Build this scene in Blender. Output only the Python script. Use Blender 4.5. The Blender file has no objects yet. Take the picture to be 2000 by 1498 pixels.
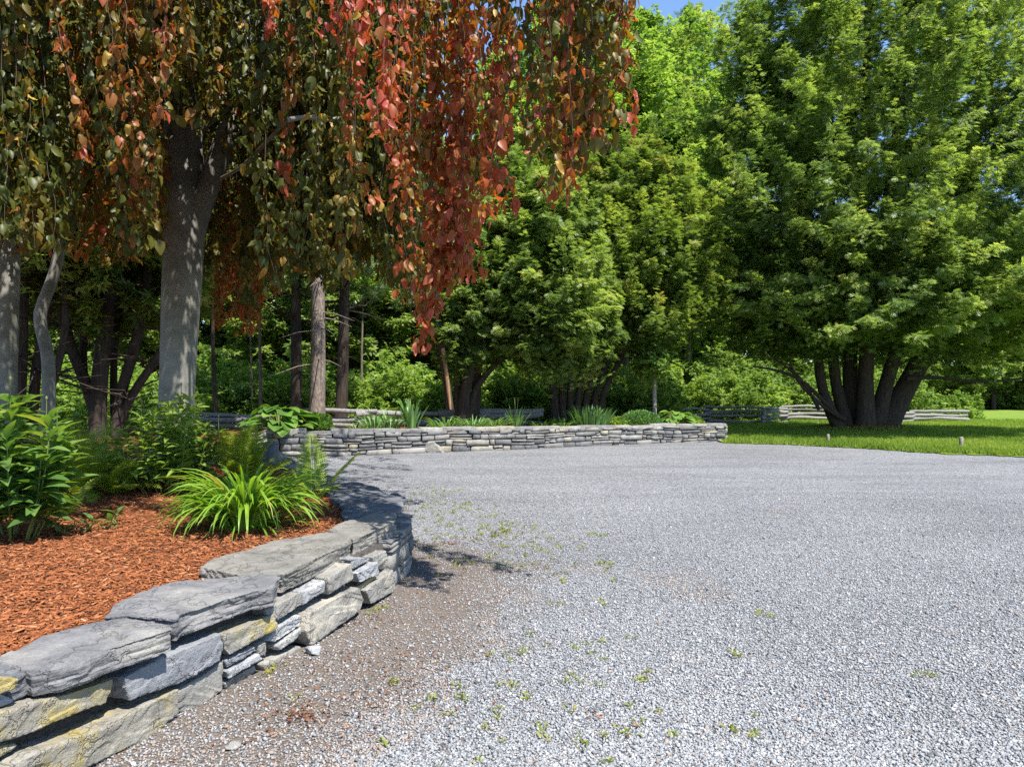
import bpy, bmesh, math
import numpy as np
from mathutils import Vector, noise as mnoise

# ------------------------------------------------------------------ camera, sky, sun, exposure
S = bpy.context.scene
COL = S.collection
F, HOR, H = 1400.0, 770.0, 1.5          # focal length in photo pixels, horizon row, eye height
cam = bpy.data.objects.new('camera', bpy.data.cameras.new('camera'))
COL.objects.link(cam)
cam.location = (0, 0, H)
cam.rotation_euler = (math.radians(90), 0, 0)
cam.data.sensor_width = 36
cam.data.lens = 36 * F / 2000
cam.data.shift_y = 21 / 2000
cam.data.clip_start, cam.data.clip_end = .05, 2000
S.camera = cam

EL, SX, SY = math.radians(59), .64, -.768
sv = Vector((SX * math.cos(EL), SY * math.cos(EL), math.sin(EL)))
W = bpy.data.worlds.new('World'); S.world = W; W.use_nodes = True
nt = W.node_tree
sky = nt.nodes.new('ShaderNodeTexSky'); sky.sky_type = 'NISHITA'
sky.sun_disc = False
sky.sun_elevation = EL
sky.sun_rotation = math.atan2(SX, SY)
sky.air_density = 1.0; sky.dust_density = 0; sky.ozone_density = 5
nt.links.new(sky.outputs[0], nt.nodes['Background'].inputs[0])
nt.nodes['Background'].inputs[1].default_value = .125
sun = bpy.data.objects.new('sun', bpy.data.lights.new('sun', 'SUN'))
COL.objects.link(sun)
sun.data.energy = 5.0; sun.data.angle = math.radians(.5); sun.data.color = (1, .955, .88)
sun.rotation_euler = sv.to_track_quat('Z', 'Y').to_euler()
sun.location = (6, -6, 20)
S.view_settings.view_transform = 'Standard'; S.view_settings.look = 'None'
S.view_settings.exposure = 1.2; S.view_settings.gamma = 1
cy = S.cycles
cy.max_bounces = 9; cy.diffuse_bounces = 6; cy.glossy_bounces = 2; cy.transmission_bounces = 6
cy.transparent_max_bounces = 6; cy.sample_clamp_indirect = 8
cy.use_adaptive_sampling = False
cy.use_denoising = False; cy.denoiser = 'OPENIMAGEDENOISE'; cy.denoising_input_passes = 'RGB_ALBEDO_NORMAL'

# ------------------------------------------------------------------ helpers
def G(px, py, z=0.):
    """ground point seen in the photo at a pixel"""
    d = F * (H - z) / (py - HOR); return np.array([(px - 1000) / F * d, d, z])
def P(px, py, d):
    return np.array([(px - 1000) / F * d, d, H - (py - HOR) / F * d])
def RNG(s): return np.random.default_rng(s)
def unit(a): return a / np.maximum(np.linalg.norm(a, axis=-1, keepdims=True), 1e-9)

def tag(o, label=None, cat=None, group=None, kind=None):
    if label: o['label'] = label
    if cat: o['category'] = cat
    if group: o['group'] = group
    if kind: o['kind'] = kind
    return o
def thing(name, label, cat, loc=(0, 0, 0), rz=0., group=None):
    o = bpy.data.objects.new(name, None); COL.objects.link(o)
    o.empty_display_size = .3
    o.location = loc; o.rotation_euler = (0, 0, rz)
    return tag(o, label, cat, group)

class MB:
    """collects verts and faces (tris and quads) with a per-face value"""
    def __init__(s): s.v = []; s.f = []; s.a = []; s.n = 0
    def add(s, V, faces, rnd=.5):
        V = np.asarray(V, float).reshape(-1, 3)
        f = np.asarray(faces, dtype=np.int64)
        s.v.append(V); s.f.append(f + s.n); s.n += len(V)
        s.a.append(np.broadcast_to(np.asarray(rnd, float), (len(f),)).copy())
    def tube(s, pts, rad, k=8, rnd=.5, wob=0., seed=0, cap=True):
        pts = np.asarray(pts, float); n = len(pts)
        rad = np.broadcast_to(np.asarray(rad, float), (n,))
        t = unit(np.gradient(pts, axis=0))
        ref = np.array([1, .13, .07]) if abs(t[0][0]) < .7 else np.array([.1, 1, .07])
        u = unit(np.cross(t, ref)); w = np.cross(t, u)
        a = np.linspace(0, 2 * np.pi, k, endpoint=False)
        r = rad[:, None] * np.ones((n, k))
        if wob:
            g = RNG(seed)
            for m in (2, 3, 5):
                r *= 1 + wob / m * np.sin(m * a[None] + g.random() * 6 + np.linspace(0, 3 * g.random(), n)[:, None])
            r *= 1 + wob * .35 * (g.random((n, k)) - .5)
        V = pts[:, None] + r[..., None] * (np.cos(a)[None, :, None] * u[:, None] + np.sin(a)[None, :, None] * w[:, None])
        i = np.arange(n - 1)[:, None] * k; j = np.arange(k)[None]; j2 = (j + 1) % k
        q = np.stack([i + j, i + j2, i + k + j2, i + k + j], -1).reshape(-1, 4)
        s.add(V, q, rnd)
        if cap and k > 3:
            for e in (0, n - 1):
                c = pts[e]; ring = V[e]
                fs = [(k, m, (m + 1) % k) for m in range(k)]
                s.add(np.vstack([ring, c[None]]), fs, rnd)
        return V
    def build(s, name, mat, parent=None, smooth=False, extra=None):
        V = np.concatenate(s.v); me = bpy.data.meshes.new(name)
        tot = [f.size for f in s.f]
        L = np.concatenate([f.ravel() for f in s.f]).astype(np.int32)
        cnt = np.concatenate([np.full(len(f), f.shape[1]) for f in s.f])
        st = np.concatenate([[0], np.cumsum(cnt)[:-1]]).astype(np.int32)
        me.vertices.add(len(V)); me.vertices.foreach_set('co', V.astype(np.float32).ravel())
        me.loops.add(len(L)); me.loops.foreach_set('vertex_index', L)
        me.polygons.add(len(cnt)); me.polygons.foreach_set('loop_start', st)
        at = me.attributes.new('rnd', 'FLOAT', 'FACE')
        at.data.foreach_set('value', np.clip(np.concatenate(s.a), 0, 1).astype(np.float32))
        if extra:
            for kx, (dom, val) in extra.items():
                me.attributes.new(kx, 'FLOAT', dom).data.foreach_set('value', np.asarray(val, np.float32))
        me.update(calc_edges=True)
        if smooth: me.polygons.foreach_set('use_smooth', np.ones(len(cnt), bool))
        me.materials.append(mat)
        o = bpy.data.objects.new(name, me); COL.objects.link(o)
        if parent: o.parent = parent
        return o

def scatter(mb, T, TF, pos, D, N, size, rnd, wid=None):
    """place copies of template T (x across, y along, z normal)"""
    D = unit(D); X = unit(np.cross(D, N)); Z = np.cross(X, D)
    size = np.broadcast_to(np.asarray(size, float), (len(pos),))
    w = size if wid is None else size * wid
    V = pos[:, None] + w[:, None, None] * T[None, :, 0:1] * X[:, None] + size[:, None, None] * (
        T[None, :, 1:2] * D[:, None] + T[None, :, 2:3] * Z[:, None])
    k = len(T); f = (np.arange(len(pos))[:, None, None] * k + TF[None]).reshape(-1, TF.shape[1])
    mb.add(V, f, np.repeat(np.broadcast_to(rnd, (len(pos),)), len(TF)))

# leaf templates -----------------------------------------------------
def grid_leaf(ys, ws, fold=.12, curl=.0, wave=0.):
    V = []; Fc = []
    for i, (y, w) in enumerate(zip(ys, ws)):
        zc = -curl * y * y
        wv = wave * (1 if i % 2 else -1) * w
        V += [(-w, y, zc + fold * w + wv), (0, y, zc), (w, y, zc + fold * w - wv)]
    for i in range(len(ys) - 1):
        b = 3 * i
        Fc += [(b, b + 1, b + 4, b + 3), (b + 1, b + 2, b + 5, b + 4)]
    return np.array(V), np.array(Fc)
T_OV = grid_leaf([0, .1, .25, .42, .6, .78, .92, 1], [.012, .15, .27, .31, .28, .19, .08, .008], .42, .26, .1)
T_LANCE = grid_leaf([0, .1, .35, .65, .9, 1], [.015, .08, .16, .13, .05, .005], .4, .45)
T_HOSTA = grid_leaf([0, .06, .25, .5, .75, .93, 1], [.02, .27, .46, .48, .34, .12, .005], .22, .55, .03)
T_SIMPLE = (np.array([(0, 0, 0), (-.33, .45, .1), (0, 1, -.08), (.33, .45, .1)]), np.array([(0, 3, 2, 1)]))
def fingers(spec, zc=-.15):
    V = []; Fc = []
    for (bx, by, ang, ln, w) in spec:
        a = math.radians(ang); d = np.array([math.sin(a), math.cos(a)]); p = np.array([d[1], -d[0]])
        b = np.array([bx, by]); n = len(V)
        for q in (b, b + d * ln * .5 + p * w, b + d * ln, b + d * ln * .5 - p * w):
            V.append((q[0], q[1], zc * (q[0] ** 2 * 1.5 + q[1] ** 2) + .04 * math.sin(ang)))
        Fc.append((n, n + 1, n + 2, n + 3))
    return np.array(V), np.array(Fc)
T_SPRAY = fingers([(0, 0, 0, 1, .075), (0, .06, 40, .62, .065), (0, .12, -42, .64, .065), (0, .3, 36, .56, .06), (0, .36, -36, .54, .06), (0, .58, 32, .38, .055), (0, .62, -32, .36, .055)], -.25)
T_SPRAY3 = fingers([(0, 0, 0, 1, .16), (0, .1, 45, .75, .14), (0, .2, -45, .7, .14)])
T_TUFT = fingers([(0, 0, a, 1 - abs(a) / 260, .035) for a in (-75, -50, -27, -8, 10, 30, 55, 78)], .25)
T_LEAF3 = fingers([(0, 0, -50, .8, .2), (0, .1, 8, 1, .24), (0, .05, 62, .75, .2)], -.2)

# ------------------------------------------------------------------ materials
def newmat(name):
    m = bpy.data.materials.new(name); m.use_nodes = True
    t = m.node_tree; t.nodes.clear()
    out = t.nodes.new('ShaderNodeOutputMaterial')
    return m, t, out
def ND(t, typ, **kw):
    n = t.nodes.new(typ)
    for k, v in kw.items():
        if k.startswith('_'): n.inputs[int(k[1:])].default_value = v
        else: setattr(n, k, v)
    return n
def ramp(t, stops, interp='LINEAR'):
    n = t.nodes.new('ShaderNodeValToRGB'); cr = n.color_ramp; cr.interpolation = interp
    while len(cr.elements) < len(stops): cr.elements.new(.5)
    for e, (p, c) in zip(cr.elements, stops): e.position = p; e.color = (*c, 1)
    return n
def noise(t, scale, detail=4, rough=.55, vec=None, dim='3D'):
    n = t.nodes.new('ShaderNodeTexNoise'); n.noise_dimensions = dim
    n.inputs['Scale'].default_value = scale; n.inputs['Detail'].default_value = detail; n.inputs['Roughness'].default_value = rough
    if vec is not None: t.links.new(vec, n.inputs['Vector'])
    return n
def mixc(t, a, b, fac, mode='MIX'):
    n = t.nodes.new('ShaderNodeMix'); n.data_type = 'RGBA'; n.blend_type = mode
    for inp, v in ((n.inputs[6], a), (n.inputs[7], b), (n.inputs[0], fac)):
        if hasattr(v, 'is_output') or isinstance(v, bpy.types.NodeSocket): t.links.new(v, inp)
        else: inp.default_value = v if not isinstance(v, tuple) or len(v) == 4 else (*v, 1)
    return n.outputs[2]
def mathn(t, op, a, b=0., clamp=False):
    n = t.nodes.new('ShaderNodeMath'); n.operation = op; n.use_clamp = clamp
    for i, v in enumerate((a, b)):
        if isinstance(v, bpy.types.NodeSocket): t.links.new(v, n.inputs[i])
        else: n.inputs[i].default_value = v
    return n.outputs[0]
def attr(t, name):
    n = t.nodes.new('ShaderNodeAttribute'); n.attribute_name = name; return n.outputs['Fac']
def objco(t): return t.nodes.new('ShaderNodeTexCoord').outputs['Object']
def mapping(t, vec, scale):
    n = t.nodes.new('ShaderNodeMapping'); t.links.new(vec, n.inputs[0]); n.inputs['Scale'].default_value = scale
    return n.outputs[0]
def princ(t, out, col, rough=.8, spec=.3, height=None, strength=.5, dist=.02):
    b = t.nodes.new('ShaderNodeBsdfPrincipled')
    if isinstance(col, bpy.types.NodeSocket): t.links.new(col, b.inputs['Base Color'])
    else: b.inputs['Base Color'].default_value = (*col, 1)
    b.inputs['Roughness'].default_value = rough
    b.inputs['Specular IOR Level'].default_value = spec
    if height is not None:
        bp = t.nodes.new('ShaderNodeBump'); bp.inputs['Strength'].default_value = strength; bp.inputs['Distance'].default_value = dist
        t.links.new(height, bp.inputs['Height']); t.links.new(bp.outputs[0], b.inputs['Normal'])
    if out is not None: t.links.new(b.outputs[0], out.inputs[0])
    return b

def leafmat(name, stops, trans=.4, tcol=(1.5, 1.35, .5), rough=.45, spec=.3, nscale=None):
    m, t, out = newmat(name)
    r = ramp(t, stops); t.links.new(attr(t, 'rnd'), r.inputs[0])
    c = r.outputs[0]
    if nscale:
        nz = noise(t, nscale, 3, .5, objco(t))
        rr = ramp(t, [(.35, (.75, .8, .8)), (.65, (1.25, 1.2, 1.1))]); t.links.new(nz.outputs[0], rr.inputs[0])
        c = mixc(t, c, rr.outputs[0], 1., 'MULTIPLY')
    b = princ(t, None, c, rough, spec)
    tr = t.nodes.new('ShaderNodeBsdfTranslucent')
    t.links.new(mixc(t, c, (*tcol, 1), 1., 'MULTIPLY'), tr.inputs[0])
    mx = t.nodes.new('ShaderNodeMixShader'); mx.inputs[0].default_value = trans
    t.links.new(b.outputs[0], mx.inputs[1]); t.links.new(tr.outputs[0], mx.inputs[2]); t.links.new(mx.outputs[0], out.inputs[0])
    return m

M = {}
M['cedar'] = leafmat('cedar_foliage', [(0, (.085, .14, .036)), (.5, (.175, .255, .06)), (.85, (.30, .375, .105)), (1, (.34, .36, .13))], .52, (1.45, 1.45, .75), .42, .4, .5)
M['cedar_olive'] = leafmat('olive_cedar_foliage', [(0, (.085, .135, .03)), (.5, (.175, .255, .052)), (.9, (.30, .37, .09)), (1, (.32, .25, .09))], .52, (1.45, 1.4, .7), .42, .4, .5)
M['broad'] = leafmat('broadleaf_foliage', [(0, (.092, .172, .034)), (.5, (.196, .310, .063)), (1, (.333, .425, .115))], .5, (1.35, 1.35, .65), .5, .25, .3)
M['shrub'] = leafmat('shrub_foliage', [(0, (.103, .184, .034)), (.5, (.218, .333, .069)), (1, (.356, .448, .127))], .5, (1.35, 1.35, .65), .5, .25, .6)
M['pine'] = leafmat('pine_needles', [(0, (.06, .10, .04)), (.6, (.11, .17, .07)), (1, (.16, .21, .09))], .35, (1.3, 1.4, .6), .5, .3, .4)
M['beech'] = leafmat('beech_leaf', [(0, (.05, .066, .010)), (.22, (.085, .095, .014)), (.42, (.15, .11, .016)), (.58, (.26, .10, .020)), (.78, (.33, .065, .030)), (.93, (.38, .09, .07)), (1, (.42, .31, .05))],
                     .42, (1.9, 1.5, .5), .45, .35)
M['lily'] = leafmat('strap_leaf', [(0, (.09, .2, .02)), (.5, (.17, .32, .035)), (.95, (.27, .40, .06)), (1, (.36, .3, .08))], .45, (1.4, 1.35, .5), .36, .4)
M['iris'] = leafmat('iris_leaf', [(0, (.06, .15, .04)), (.5, (.12, .24, .07)), (1, (.2, .32, .1))], .35, (1.3, 1.3, .6), .4, .35)
M['lance'] = leafmat('perennial_leaf', [(0, (.055, .13, .03)), (.5, (.105, .205, .045)), (.85, (.18, .28, .065)), (1, (.28, .34, .06))], .42, (1.4, 1.4, .5), .38, .4)
M['fern'] = leafmat('fern_leaf', [(0, (.16, .24, .03)), (.5, (.28, .38, .05)), (1, (.40, .46, .08))], .5, (1.35, 1.3, .5), .5, .25)
M['hosta'] = leafmat('hosta_leaf', [(0, (.06, .14, .03)), (.5, (.12, .23, .04)), (1, (.2, .31, .06))], .35, (1.3, 1.35, .5), .38, .4)
M['weed'] = leafmat('weed_leaf', [(0, (.13, .18, .03)), (.5, (.24, .27, .05)), (.85, (.34, .30, .07)), (1, (.32, .16, .05))], .35, (1.3, 1.3, .5), .6, .2)
M['grass'] = leafmat('lawn_grass', [(0, (.10, .17, .026)), (.5, (.195, .29, .045)), (1, (.30, .37, .08))], .5, (1.4, 1.3, .4), .5, .2)

def bark(name, lo, hi, sc=(9, 9, 2.), bump=.6, dist=.02, patch=None):
    m, t, out = newmat(name); co = mapping(t, objco(t), sc)
    n = noise(t, 1.6, 8, .65, co); r = ramp(t, [(.3, lo), (.72, hi)]); t.links.new(n.outputs[0], r.inputs[0]); c = r.outputs[0]
    if patch:
        n2 = noise(t, 2.2, 5, .6, objco(t)); r2 = ramp(t, [(.52, (0, 0, 0)), (.62, (1, 1, 1))]); t.links.new(n2.outputs[0], r2.inputs[0])
        c = mixc(t, c, patch, r2.outputs[0])
    princ(t, out, c, .85, .2, n.outputs[0], bump, dist); return m
m, t, out = newmat('beech_bark'); co = objco(t)
n1 = noise(t, 2.2, 7, .6, mapping(t, co, (1, 1, 1.6))); n2 = noise(t, 9, 6, .65, mapping(t, co, (.5, .5, 5))); n3 = noise(t, 5, 6, .7, co)
r = ramp(t, [(.3, (.125, .121, .098)), (.5, (.187, .180, .156)), (.7, (.249, .239, .209))]); t.links.new(n1.outputs[0], r.inputs[0])
r2 = ramp(t, [(.36, (.55, .56, .52)), (.46, (1, 1, 1)), (.62, (1.02, 1.02, 1.02)), (.72, (1.25, 1.25, 1.22))]); t.links.new(n3.outputs[0], r2.inputs[0])
r3 = ramp(t, [(.33, (.72, .72, .7)), (.45, (1, 1, 1))]); t.links.new(n2.outputs[0], r3.inputs[0])
c = mixc(t, mixc(t, r.outputs[0], r2.outputs[0], .45, 'MULTIPLY'), r3.outputs[0], .5, 'MULTIPLY')
princ(t, out, c, .75, .25, n2.outputs[0], .35, .006); M['bark_beech'] = m
M['bark_dark'] = bark('cedar_bark', (.018, .014, .011), (.08, .06, .047), (14, 14, 1.3), 1., .03)
M['bark_pine'] = bark('pine_bark', (.055, .042, .034), (.30, .24, .20), (12, 12, 5), 1., .03)
M['bark_thin'] = bark('sapling_bark', (.07, .055, .04), (.2, .165, .12), (14, 14, 3), .7, .01)
M['bark_tan'] = bark('bare_wood', (.13, .07, .035), (.40, .24, .12), (10, 10, 1.5), .9, .02)
M['rail'] = bark('weathered_rail', (.085, .081, .076), (.306, .293, .281), (17.000, 17.000, 17.000), .9, .015)
M['twig'] = bark('twig_bark', (.05, .035, .025), (.15, .11, .08), (20, 20, 20), .3, .004)
M['stake'] = bark('weathered_stake', (.136, .119, .102), (.306, .281, .246), (25.500, 25.500, 5.100), .6, .006)
M['stem'] = leafmat('green_stem', [(0, (.10, .15, .03)), (1, (.17, .19, .05))], .1)
m, t, out = newmat('dark_post'); n = noise(t, 20, 5, .6, objco(t)); r = ramp(t, [(.3, (.055, .06, .07)), (.7, (.10, .11, .125))]); t.links.new(n.outputs[0], r.inputs[0]); princ(t, out, r.outputs[0], .6, .4, n.outputs[0], .3, .004); M['post'] = m

# gravel: stone speckle by voronoi cells, dirt strip by attribute
m, t, out = newmat('gravel'); co = objco(t)
v = t.nodes.new('ShaderNodeTexVoronoi'); v.inputs['Scale'].default_value = 62; v.inputs['Randomness'].default_value = 1; t.links.new(co, v.inputs['Vector'])
sep = t.nodes.new('ShaderNodeSeparateColor'); t.links.new(v.outputs['Color'], sep.inputs[0])
r = ramp(t, [(0, (.073, .074, .081)), (.3, (.189, .192, .203)), (.75, (.288, .291, .302)), (.95, (.426, .426, .430)), (1, (.255, .213, .185))]); t.links.new(sep.outputs[0], r.inputs[0])
ed = ramp(t, [(0, (1, 1, 1)), (.55, (.85, .85, .85)), (.85, (.3, .3, .32))]); t.links.new(v.outputs['Distance'], ed.inputs[0])
g = mixc(t, r.outputs[0], ed.outputs[0], 1., 'MULTIPLY')
big = noise(t, .55, 5, .6, mapping(t, co, (.45, 1.5, 1))); br = ramp(t, [(.3, (.76, .76, .765)), (.55, (1.04, 1.04, 1.04)), (.75, (1.14, 1.14, 1.14))]); t.links.new(big.outputs[0], br.inputs[0])
g = mixc(t, g, br.outputs[0], 1., 'MULTIPLY')
dn = noise(t, 2.2, 7, .65, co)
dn2 = noise(t, 16, 5, .7, co)
dm = mathn(t, 'ADD', attr(t, 'dirt'), mathn(t, 'ADD', mathn(t, 'MULTIPLY', mathn(t, 'SUBTRACT', dn.outputs[0], .5), 1.5), mathn(t, 'MULTIPLY', mathn(t, 'SUBTRACT', dn2.outputs[0], .5), .9)))
dr = ramp(t, [(.42, (0, 0, 0)), (.62, (.9, .9, .9))]); t.links.new(dm, dr.inputs[0])
dc = ramp(t, [(.3, (.060, .046, .036)), (.5, (.121, .096, .076)), (.68, (.200, .172, .144)), (.8, (.320, .295, .264))]); t.links.new(noise(t, 60, 8, .8, co).outputs[0], dc.inputs[0])
g = mixc(t, g, dc.outputs[0], dr.outputs[0])
hh = mathn(t, 'ADD', mathn(t, 'MULTIPLY', v.outputs['Distance'], -1.), mathn(t, 'MULTIPLY', dn2.outputs[0], .35))
princ(t, out, g, .85, .25, hh, 1., .014); M['gravel'] = m

m, t, out = newmat('pebble'); a = attr(t, 'rnd')
r = ramp(t, [(0, (.057, .061, .067)), (.25, (.148, .155, .162)), (.6, (.250, .257, .264)), (.85, (.337, .340, .346)), (.95, (.459, .459, .459)), (.965, (.202, .148, .115)), (1, (.284, .242, .202))]); t.links.new(a, r.inputs[0])
princ(t, out, r.outputs[0], .75, .3); M['pebble'] = m

m, t, out = newmat('mulch'); co = objco(t)
n1 = noise(t, 38, 8, .75, mapping(t, co, (1, 1.8, 1))); n2 = noise(t, 3, 4, .6, co)
r = ramp(t, [(.3, (.040, .018, .010)), (.5, (.136, .052, .022)), (.72, (.240, .096, .040))]); t.links.new(n1.outputs[0], r.inputs[0])
princ(t, out, r.outputs[0], .9, .15, n1.outputs[0], 1., .03); M['mulch'] = m
m, t, out = newmat('mulch_chip')
r = ramp(t, [(0, (.055, .019, .010)), (.35, (.185, .060, .021)), (.7, (.30, .102, .037)), (.9, (.38, .165, .072)), (1, (.45, .29, .16))]); t.links.new(attr(t, 'rnd'), r.inputs[0])
princ(t, out, r.outputs[0], .85, .2); M['chip'] = m

m, t, out = newmat('forest_floor'); co = objco(t)
n1 = noise(t, 9, 8, .7, co); r = ramp(t, [(.3, (.03, .025, .015)), (.55, (.06, .07, .02)), (.75, (.09, .13, .03))]); t.links.new(n1.outputs[0], r.inputs[0])
princ(t, out, r.outputs[0], .95, .1, n1.outputs[0], .8, .05); M['floor'] = m
m, t, out = newmat('lawn'); co = objco(t)
n1 = noise(t, 25, 8, .75, co); n2 = noise(t, .7, 4, .6, co)
r = ramp(t, [(.3, (.08, .135, .02)), (.7, (.185, .265, .04))]); t.links.new(n1.outputs[0], r.inputs[0])
r2 = ramp(t, [(.3, (.8, .85, .8)), (.7, (1.2, 1.15, 1.1))]); t.links.new(n2.outputs[0], r2.inputs[0])
princ(t, out, mixc(t, r.outputs[0], r2.outputs[0], 1., 'MULTIPLY'), .9, .15, n1.outputs[0], .8, .03); M['lawn'] = m

def stonemat(name, lo, hi, lichen=.0, lcol=(.34, .29, .09), warm=(.19, .17, .14), use_rnd=False, layer=.12):
    m, t, out = newmat(name); co = objco(t)
    n1 = noise(t, 5, 9, .68, co); n2 = noise(t, 2.0, 7, .66, mapping(t, co, (1, 1, 2.4)))
    lay = noise(t, 3., 6, .6, mapping(t, co, (1.6, 1.6, 26)))
    sp = noise(t, 130, 4, .7, co)
    r = ramp(t, [(.28, lo), (.5, tuple((a + b) / 2 for a, b in zip(lo, hi))), (.72, hi)]); t.links.new(n1.outputs[0], r.inputs[0])
    c = r.outputs[0]
    w = ramp(t, [(.5, (0, 0, 0)), (.66, (.8, .8, .8))]); t.links.new(n2.outputs[0], w.inputs[0])
    c = mixc(t, c, warm, w.outputs[0])
    if use_rnd:
        r3 = ramp(t, [(0, (.5, .51, .54)), (.3, (.8, .81, .84)), (.6, (1.05, 1.03, 1.0)), (.85, (1.3, 1.27, 1.2)), (1, (1.35, 1.22, .95))]); t.links.new(attr(t, 'rnd'), r3.inputs[0])
        c = mixc(t, c, r3.outputs[0], 1., 'MULTIPLY')
    if lichen > 0:
        ln = noise(t, 3.3, 9, .7, co); lr = ramp(t, [(.62 - .2 * lichen, (0, 0, 0)), (.74 - .2 * lichen, (.85, .85, .85))]); t.links.new(ln.outputs[0], lr.inputs[0])
        c = mixc(t, c, lcol, lr.outputs[0])
    wv = t.nodes.new('ShaderNodeTexVoronoi'); wv.feature = 'DISTANCE_TO_EDGE'; wv.inputs['Scale'].default_value = 2.1
    wn = noise(t, 4, 5, .6, co); va = t.nodes.new('ShaderNodeVectorMath'); va.operation = 'ADD'; t.links.new(mapping(t, co, (1, 1, 2.2)), va.inputs[0]); t.links.new(wn.outputs['Color'], va.inputs[1]); t.links.new(va.outputs[0], wv.inputs['Vector'])
    ck = ramp(t, [(0, (.42, .40, .38)), (.012, (.75, .74, .73)), (.03, (1, 1, 1))]); t.links.new(wv.outputs['Distance'], ck.inputs[0]); c = mixc(t, c, ck.outputs[0], .45, 'MULTIPLY')
    lr2 = ramp(t, [(.35, (.72, .72, .74)), (.55, (1.05, 1.05, 1.05))]); t.links.new(lay.outputs[0], lr2.inputs[0])
    c = mixc(t, c, lr2.outputs[0], layer, 'MULTIPLY')
    sr = ramp(t, [(.35, (.75, .75, .76)), (.6, (1.12, 1.12, 1.12))]); t.links.new(sp.outputs[0], sr.inputs[0])
    c = mixc(t, c, sr.outputs[0], .8, 'MULTIPLY')
    hgt = mathn(t, 'ADD', mathn(t, 'MULTIPLY', lay.outputs[0], layer), mathn(t, 'ADD', mathn(t, 'MULTIPLY', n1.outputs[0], .9), mathn(t, 'ADD', mathn(t, 'MULTIPLY', sp.outputs[0], .3), mathn(t, 'MULTIPLY', mathn(t, 'MINIMUM', wv.outputs['Distance'],   .03), 9.))))
    princ(t, out, c, .85, .3, hgt, .9, .025); return m
M['slate'] = stonemat('slate_cap', (.100, .100, .106), (.218, .214, .212), 0, warm=(.30, .285, .25), layer=.45)
M['slate_warm'] = stonemat('slate_warm', (.111, .107, .093), (.240, .227, .200), 0, warm=(.22, .20, .165), layer=.35)
M['slate_dark_shade'] = stonemat('slate_dark_shade', (.070, .074, .084), (.160, .164, .173), 0, warm=(.20, .20, .19), layer=.6)  # dark bluish slate; on the bend caps the colour carries the beech's shade
M['stone_warm'] = stonemat('stone_warm', (.166, .160, .144), (.295, .282, .256), .0, warm=(.42, .38, .30))
M['stone_grey'] = stonemat('stone_grey', (.154, .160, .173), (.269, .276, .288), 0, warm=(.36, .35, .32))
M['stone_pale'] = stonemat('stone_pale', (.231, .237, .250), (.359, .359, .365), 0, warm=(.46, .45, .42))
M['stone_yellow'] = stonemat('stone_yellow', (.186, .176, .150), (.320, .301, .263), .75, (.308, .244, .054), (.256, .224, .141))
M['stone_lichen'] = stonemat('stone_lichen', (.196, .178, .142), (.320, .303, .258), .95, (.320, .254, .076), (.258, .223, .134))
M['stone_mix'] = stonemat('stone_mix', (.141, .138, .134), (.269, .263, .250), 0, use_rnd=True)
M['core'] = stonemat('wall_core', (.035, .03, .027), (.09, .08, .07), 0, warm=(.06, .05, .04))

# ------------------------------------------------------------------ ground, lawn, gravel, beds
def sm(a, b, x): t_ = np.clip((x - a) / (b - a), 0, 1); return t_ * t_ * (3 - 2 * t_)
def inside(poly, x, y):
    poly = np.asarray(poly); r = np.zeros(x.shape, bool); n = len(poly); j = n - 1
    for i in range(n):
        xi, yi = poly[i]; xj, yj = poly[j]
        if yi != yj: r ^= ((yi > y) != (yj > y)) & (x < (xj - xi) * (y - yi) / (yj - yi) + xi)
        j = i
    return r
def polydist(pl, x, y):
    d = np.full(x.shape, 1e9)
    for (a, b) in zip(pl[:-1], pl[1:]):
        a = np.asarray(a); b = np.asarray(b); ab = b - a; l2 = (ab ** 2).sum() + 1e-12
        tt = np.clip(((x - a[0]) * ab[0] + (y - a[1]) * ab[1]) / l2, 0, 1)
        d = np.minimum(d, np.hypot(x - a[0] - tt * ab[0], y - a[1] - tt * ab[1]))
    return d
def smooth_line(pts, n):
    pts = np.asarray(pts, float); s = np.concatenate([[0], np.cumsum(np.linalg.norm(np.diff(pts, axis=0), axis=1))])
    q = np.linspace(0, s[-1], n); r = np.stack([np.interp(q, s, pts[:, i]) for i in range(pts.shape[1])], 1)
    k = max(1, n // (3 * len(pts)))
    for _ in range(k):
        r[1:-1] = (r[:-2] + 2 * r[1:-1] + r[2:]) / 4
    return r
WN = smooth_line([(-2.2, 1.2), (-1.86, 2.3), (-1.70, 2.9), (-1.55, 3.4), (-1.38, 3.75), (-1.21, 4.3), (-1.03, 4.9), (-.88, 5.5), (-.83, 6.15)], 60)   # foot of the near wall
WB = smooth_line([(-.83, 6.15), (-.92, 6.9), (-1.35, 7.7), (-2.1, 8.7), (-2.9, 10.), (-3.9, 12.), (-4.9, 14.2), (-5.6, 15.9), (-5.85, 16.8)], 60)        # where it bends away
WF = smooth_line([(-5.9, 16.9), (-4.4, 17.2), (-2.35, 18.3), (0, 19.4), (1.5, 20.4), (4.8, 22.1), (6.8, 22.7)], 80)                               # far wall
def grid(mb, x0, x1, y0, y1, st, zf, keep=None, rnd=.5):
    nx = int(round((x1 - x0) / st)) + 1; ny = int(round((y1 - y0) / st)) + 1
    X, Y = np.meshgrid(np.linspace(x0, x1, nx), np.linspace(y0, y1, ny))
    V = np.stack([X, Y, zf(X, Y)], -1).reshape(-1, 3)
    i, j = np.meshgrid(np.arange(nx - 1), np.arange(ny - 1)); b = j * nx + i
    q = np.stack([b, b + 1, b + nx + 1, b + nx], -1).reshape(-1, 4)
    if keep is not None:
        cx = V[q].mean(1); q = q[keep(cx[:, 0], cx[:, 1])]
    mb.add(V, q, rnd); return V
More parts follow.
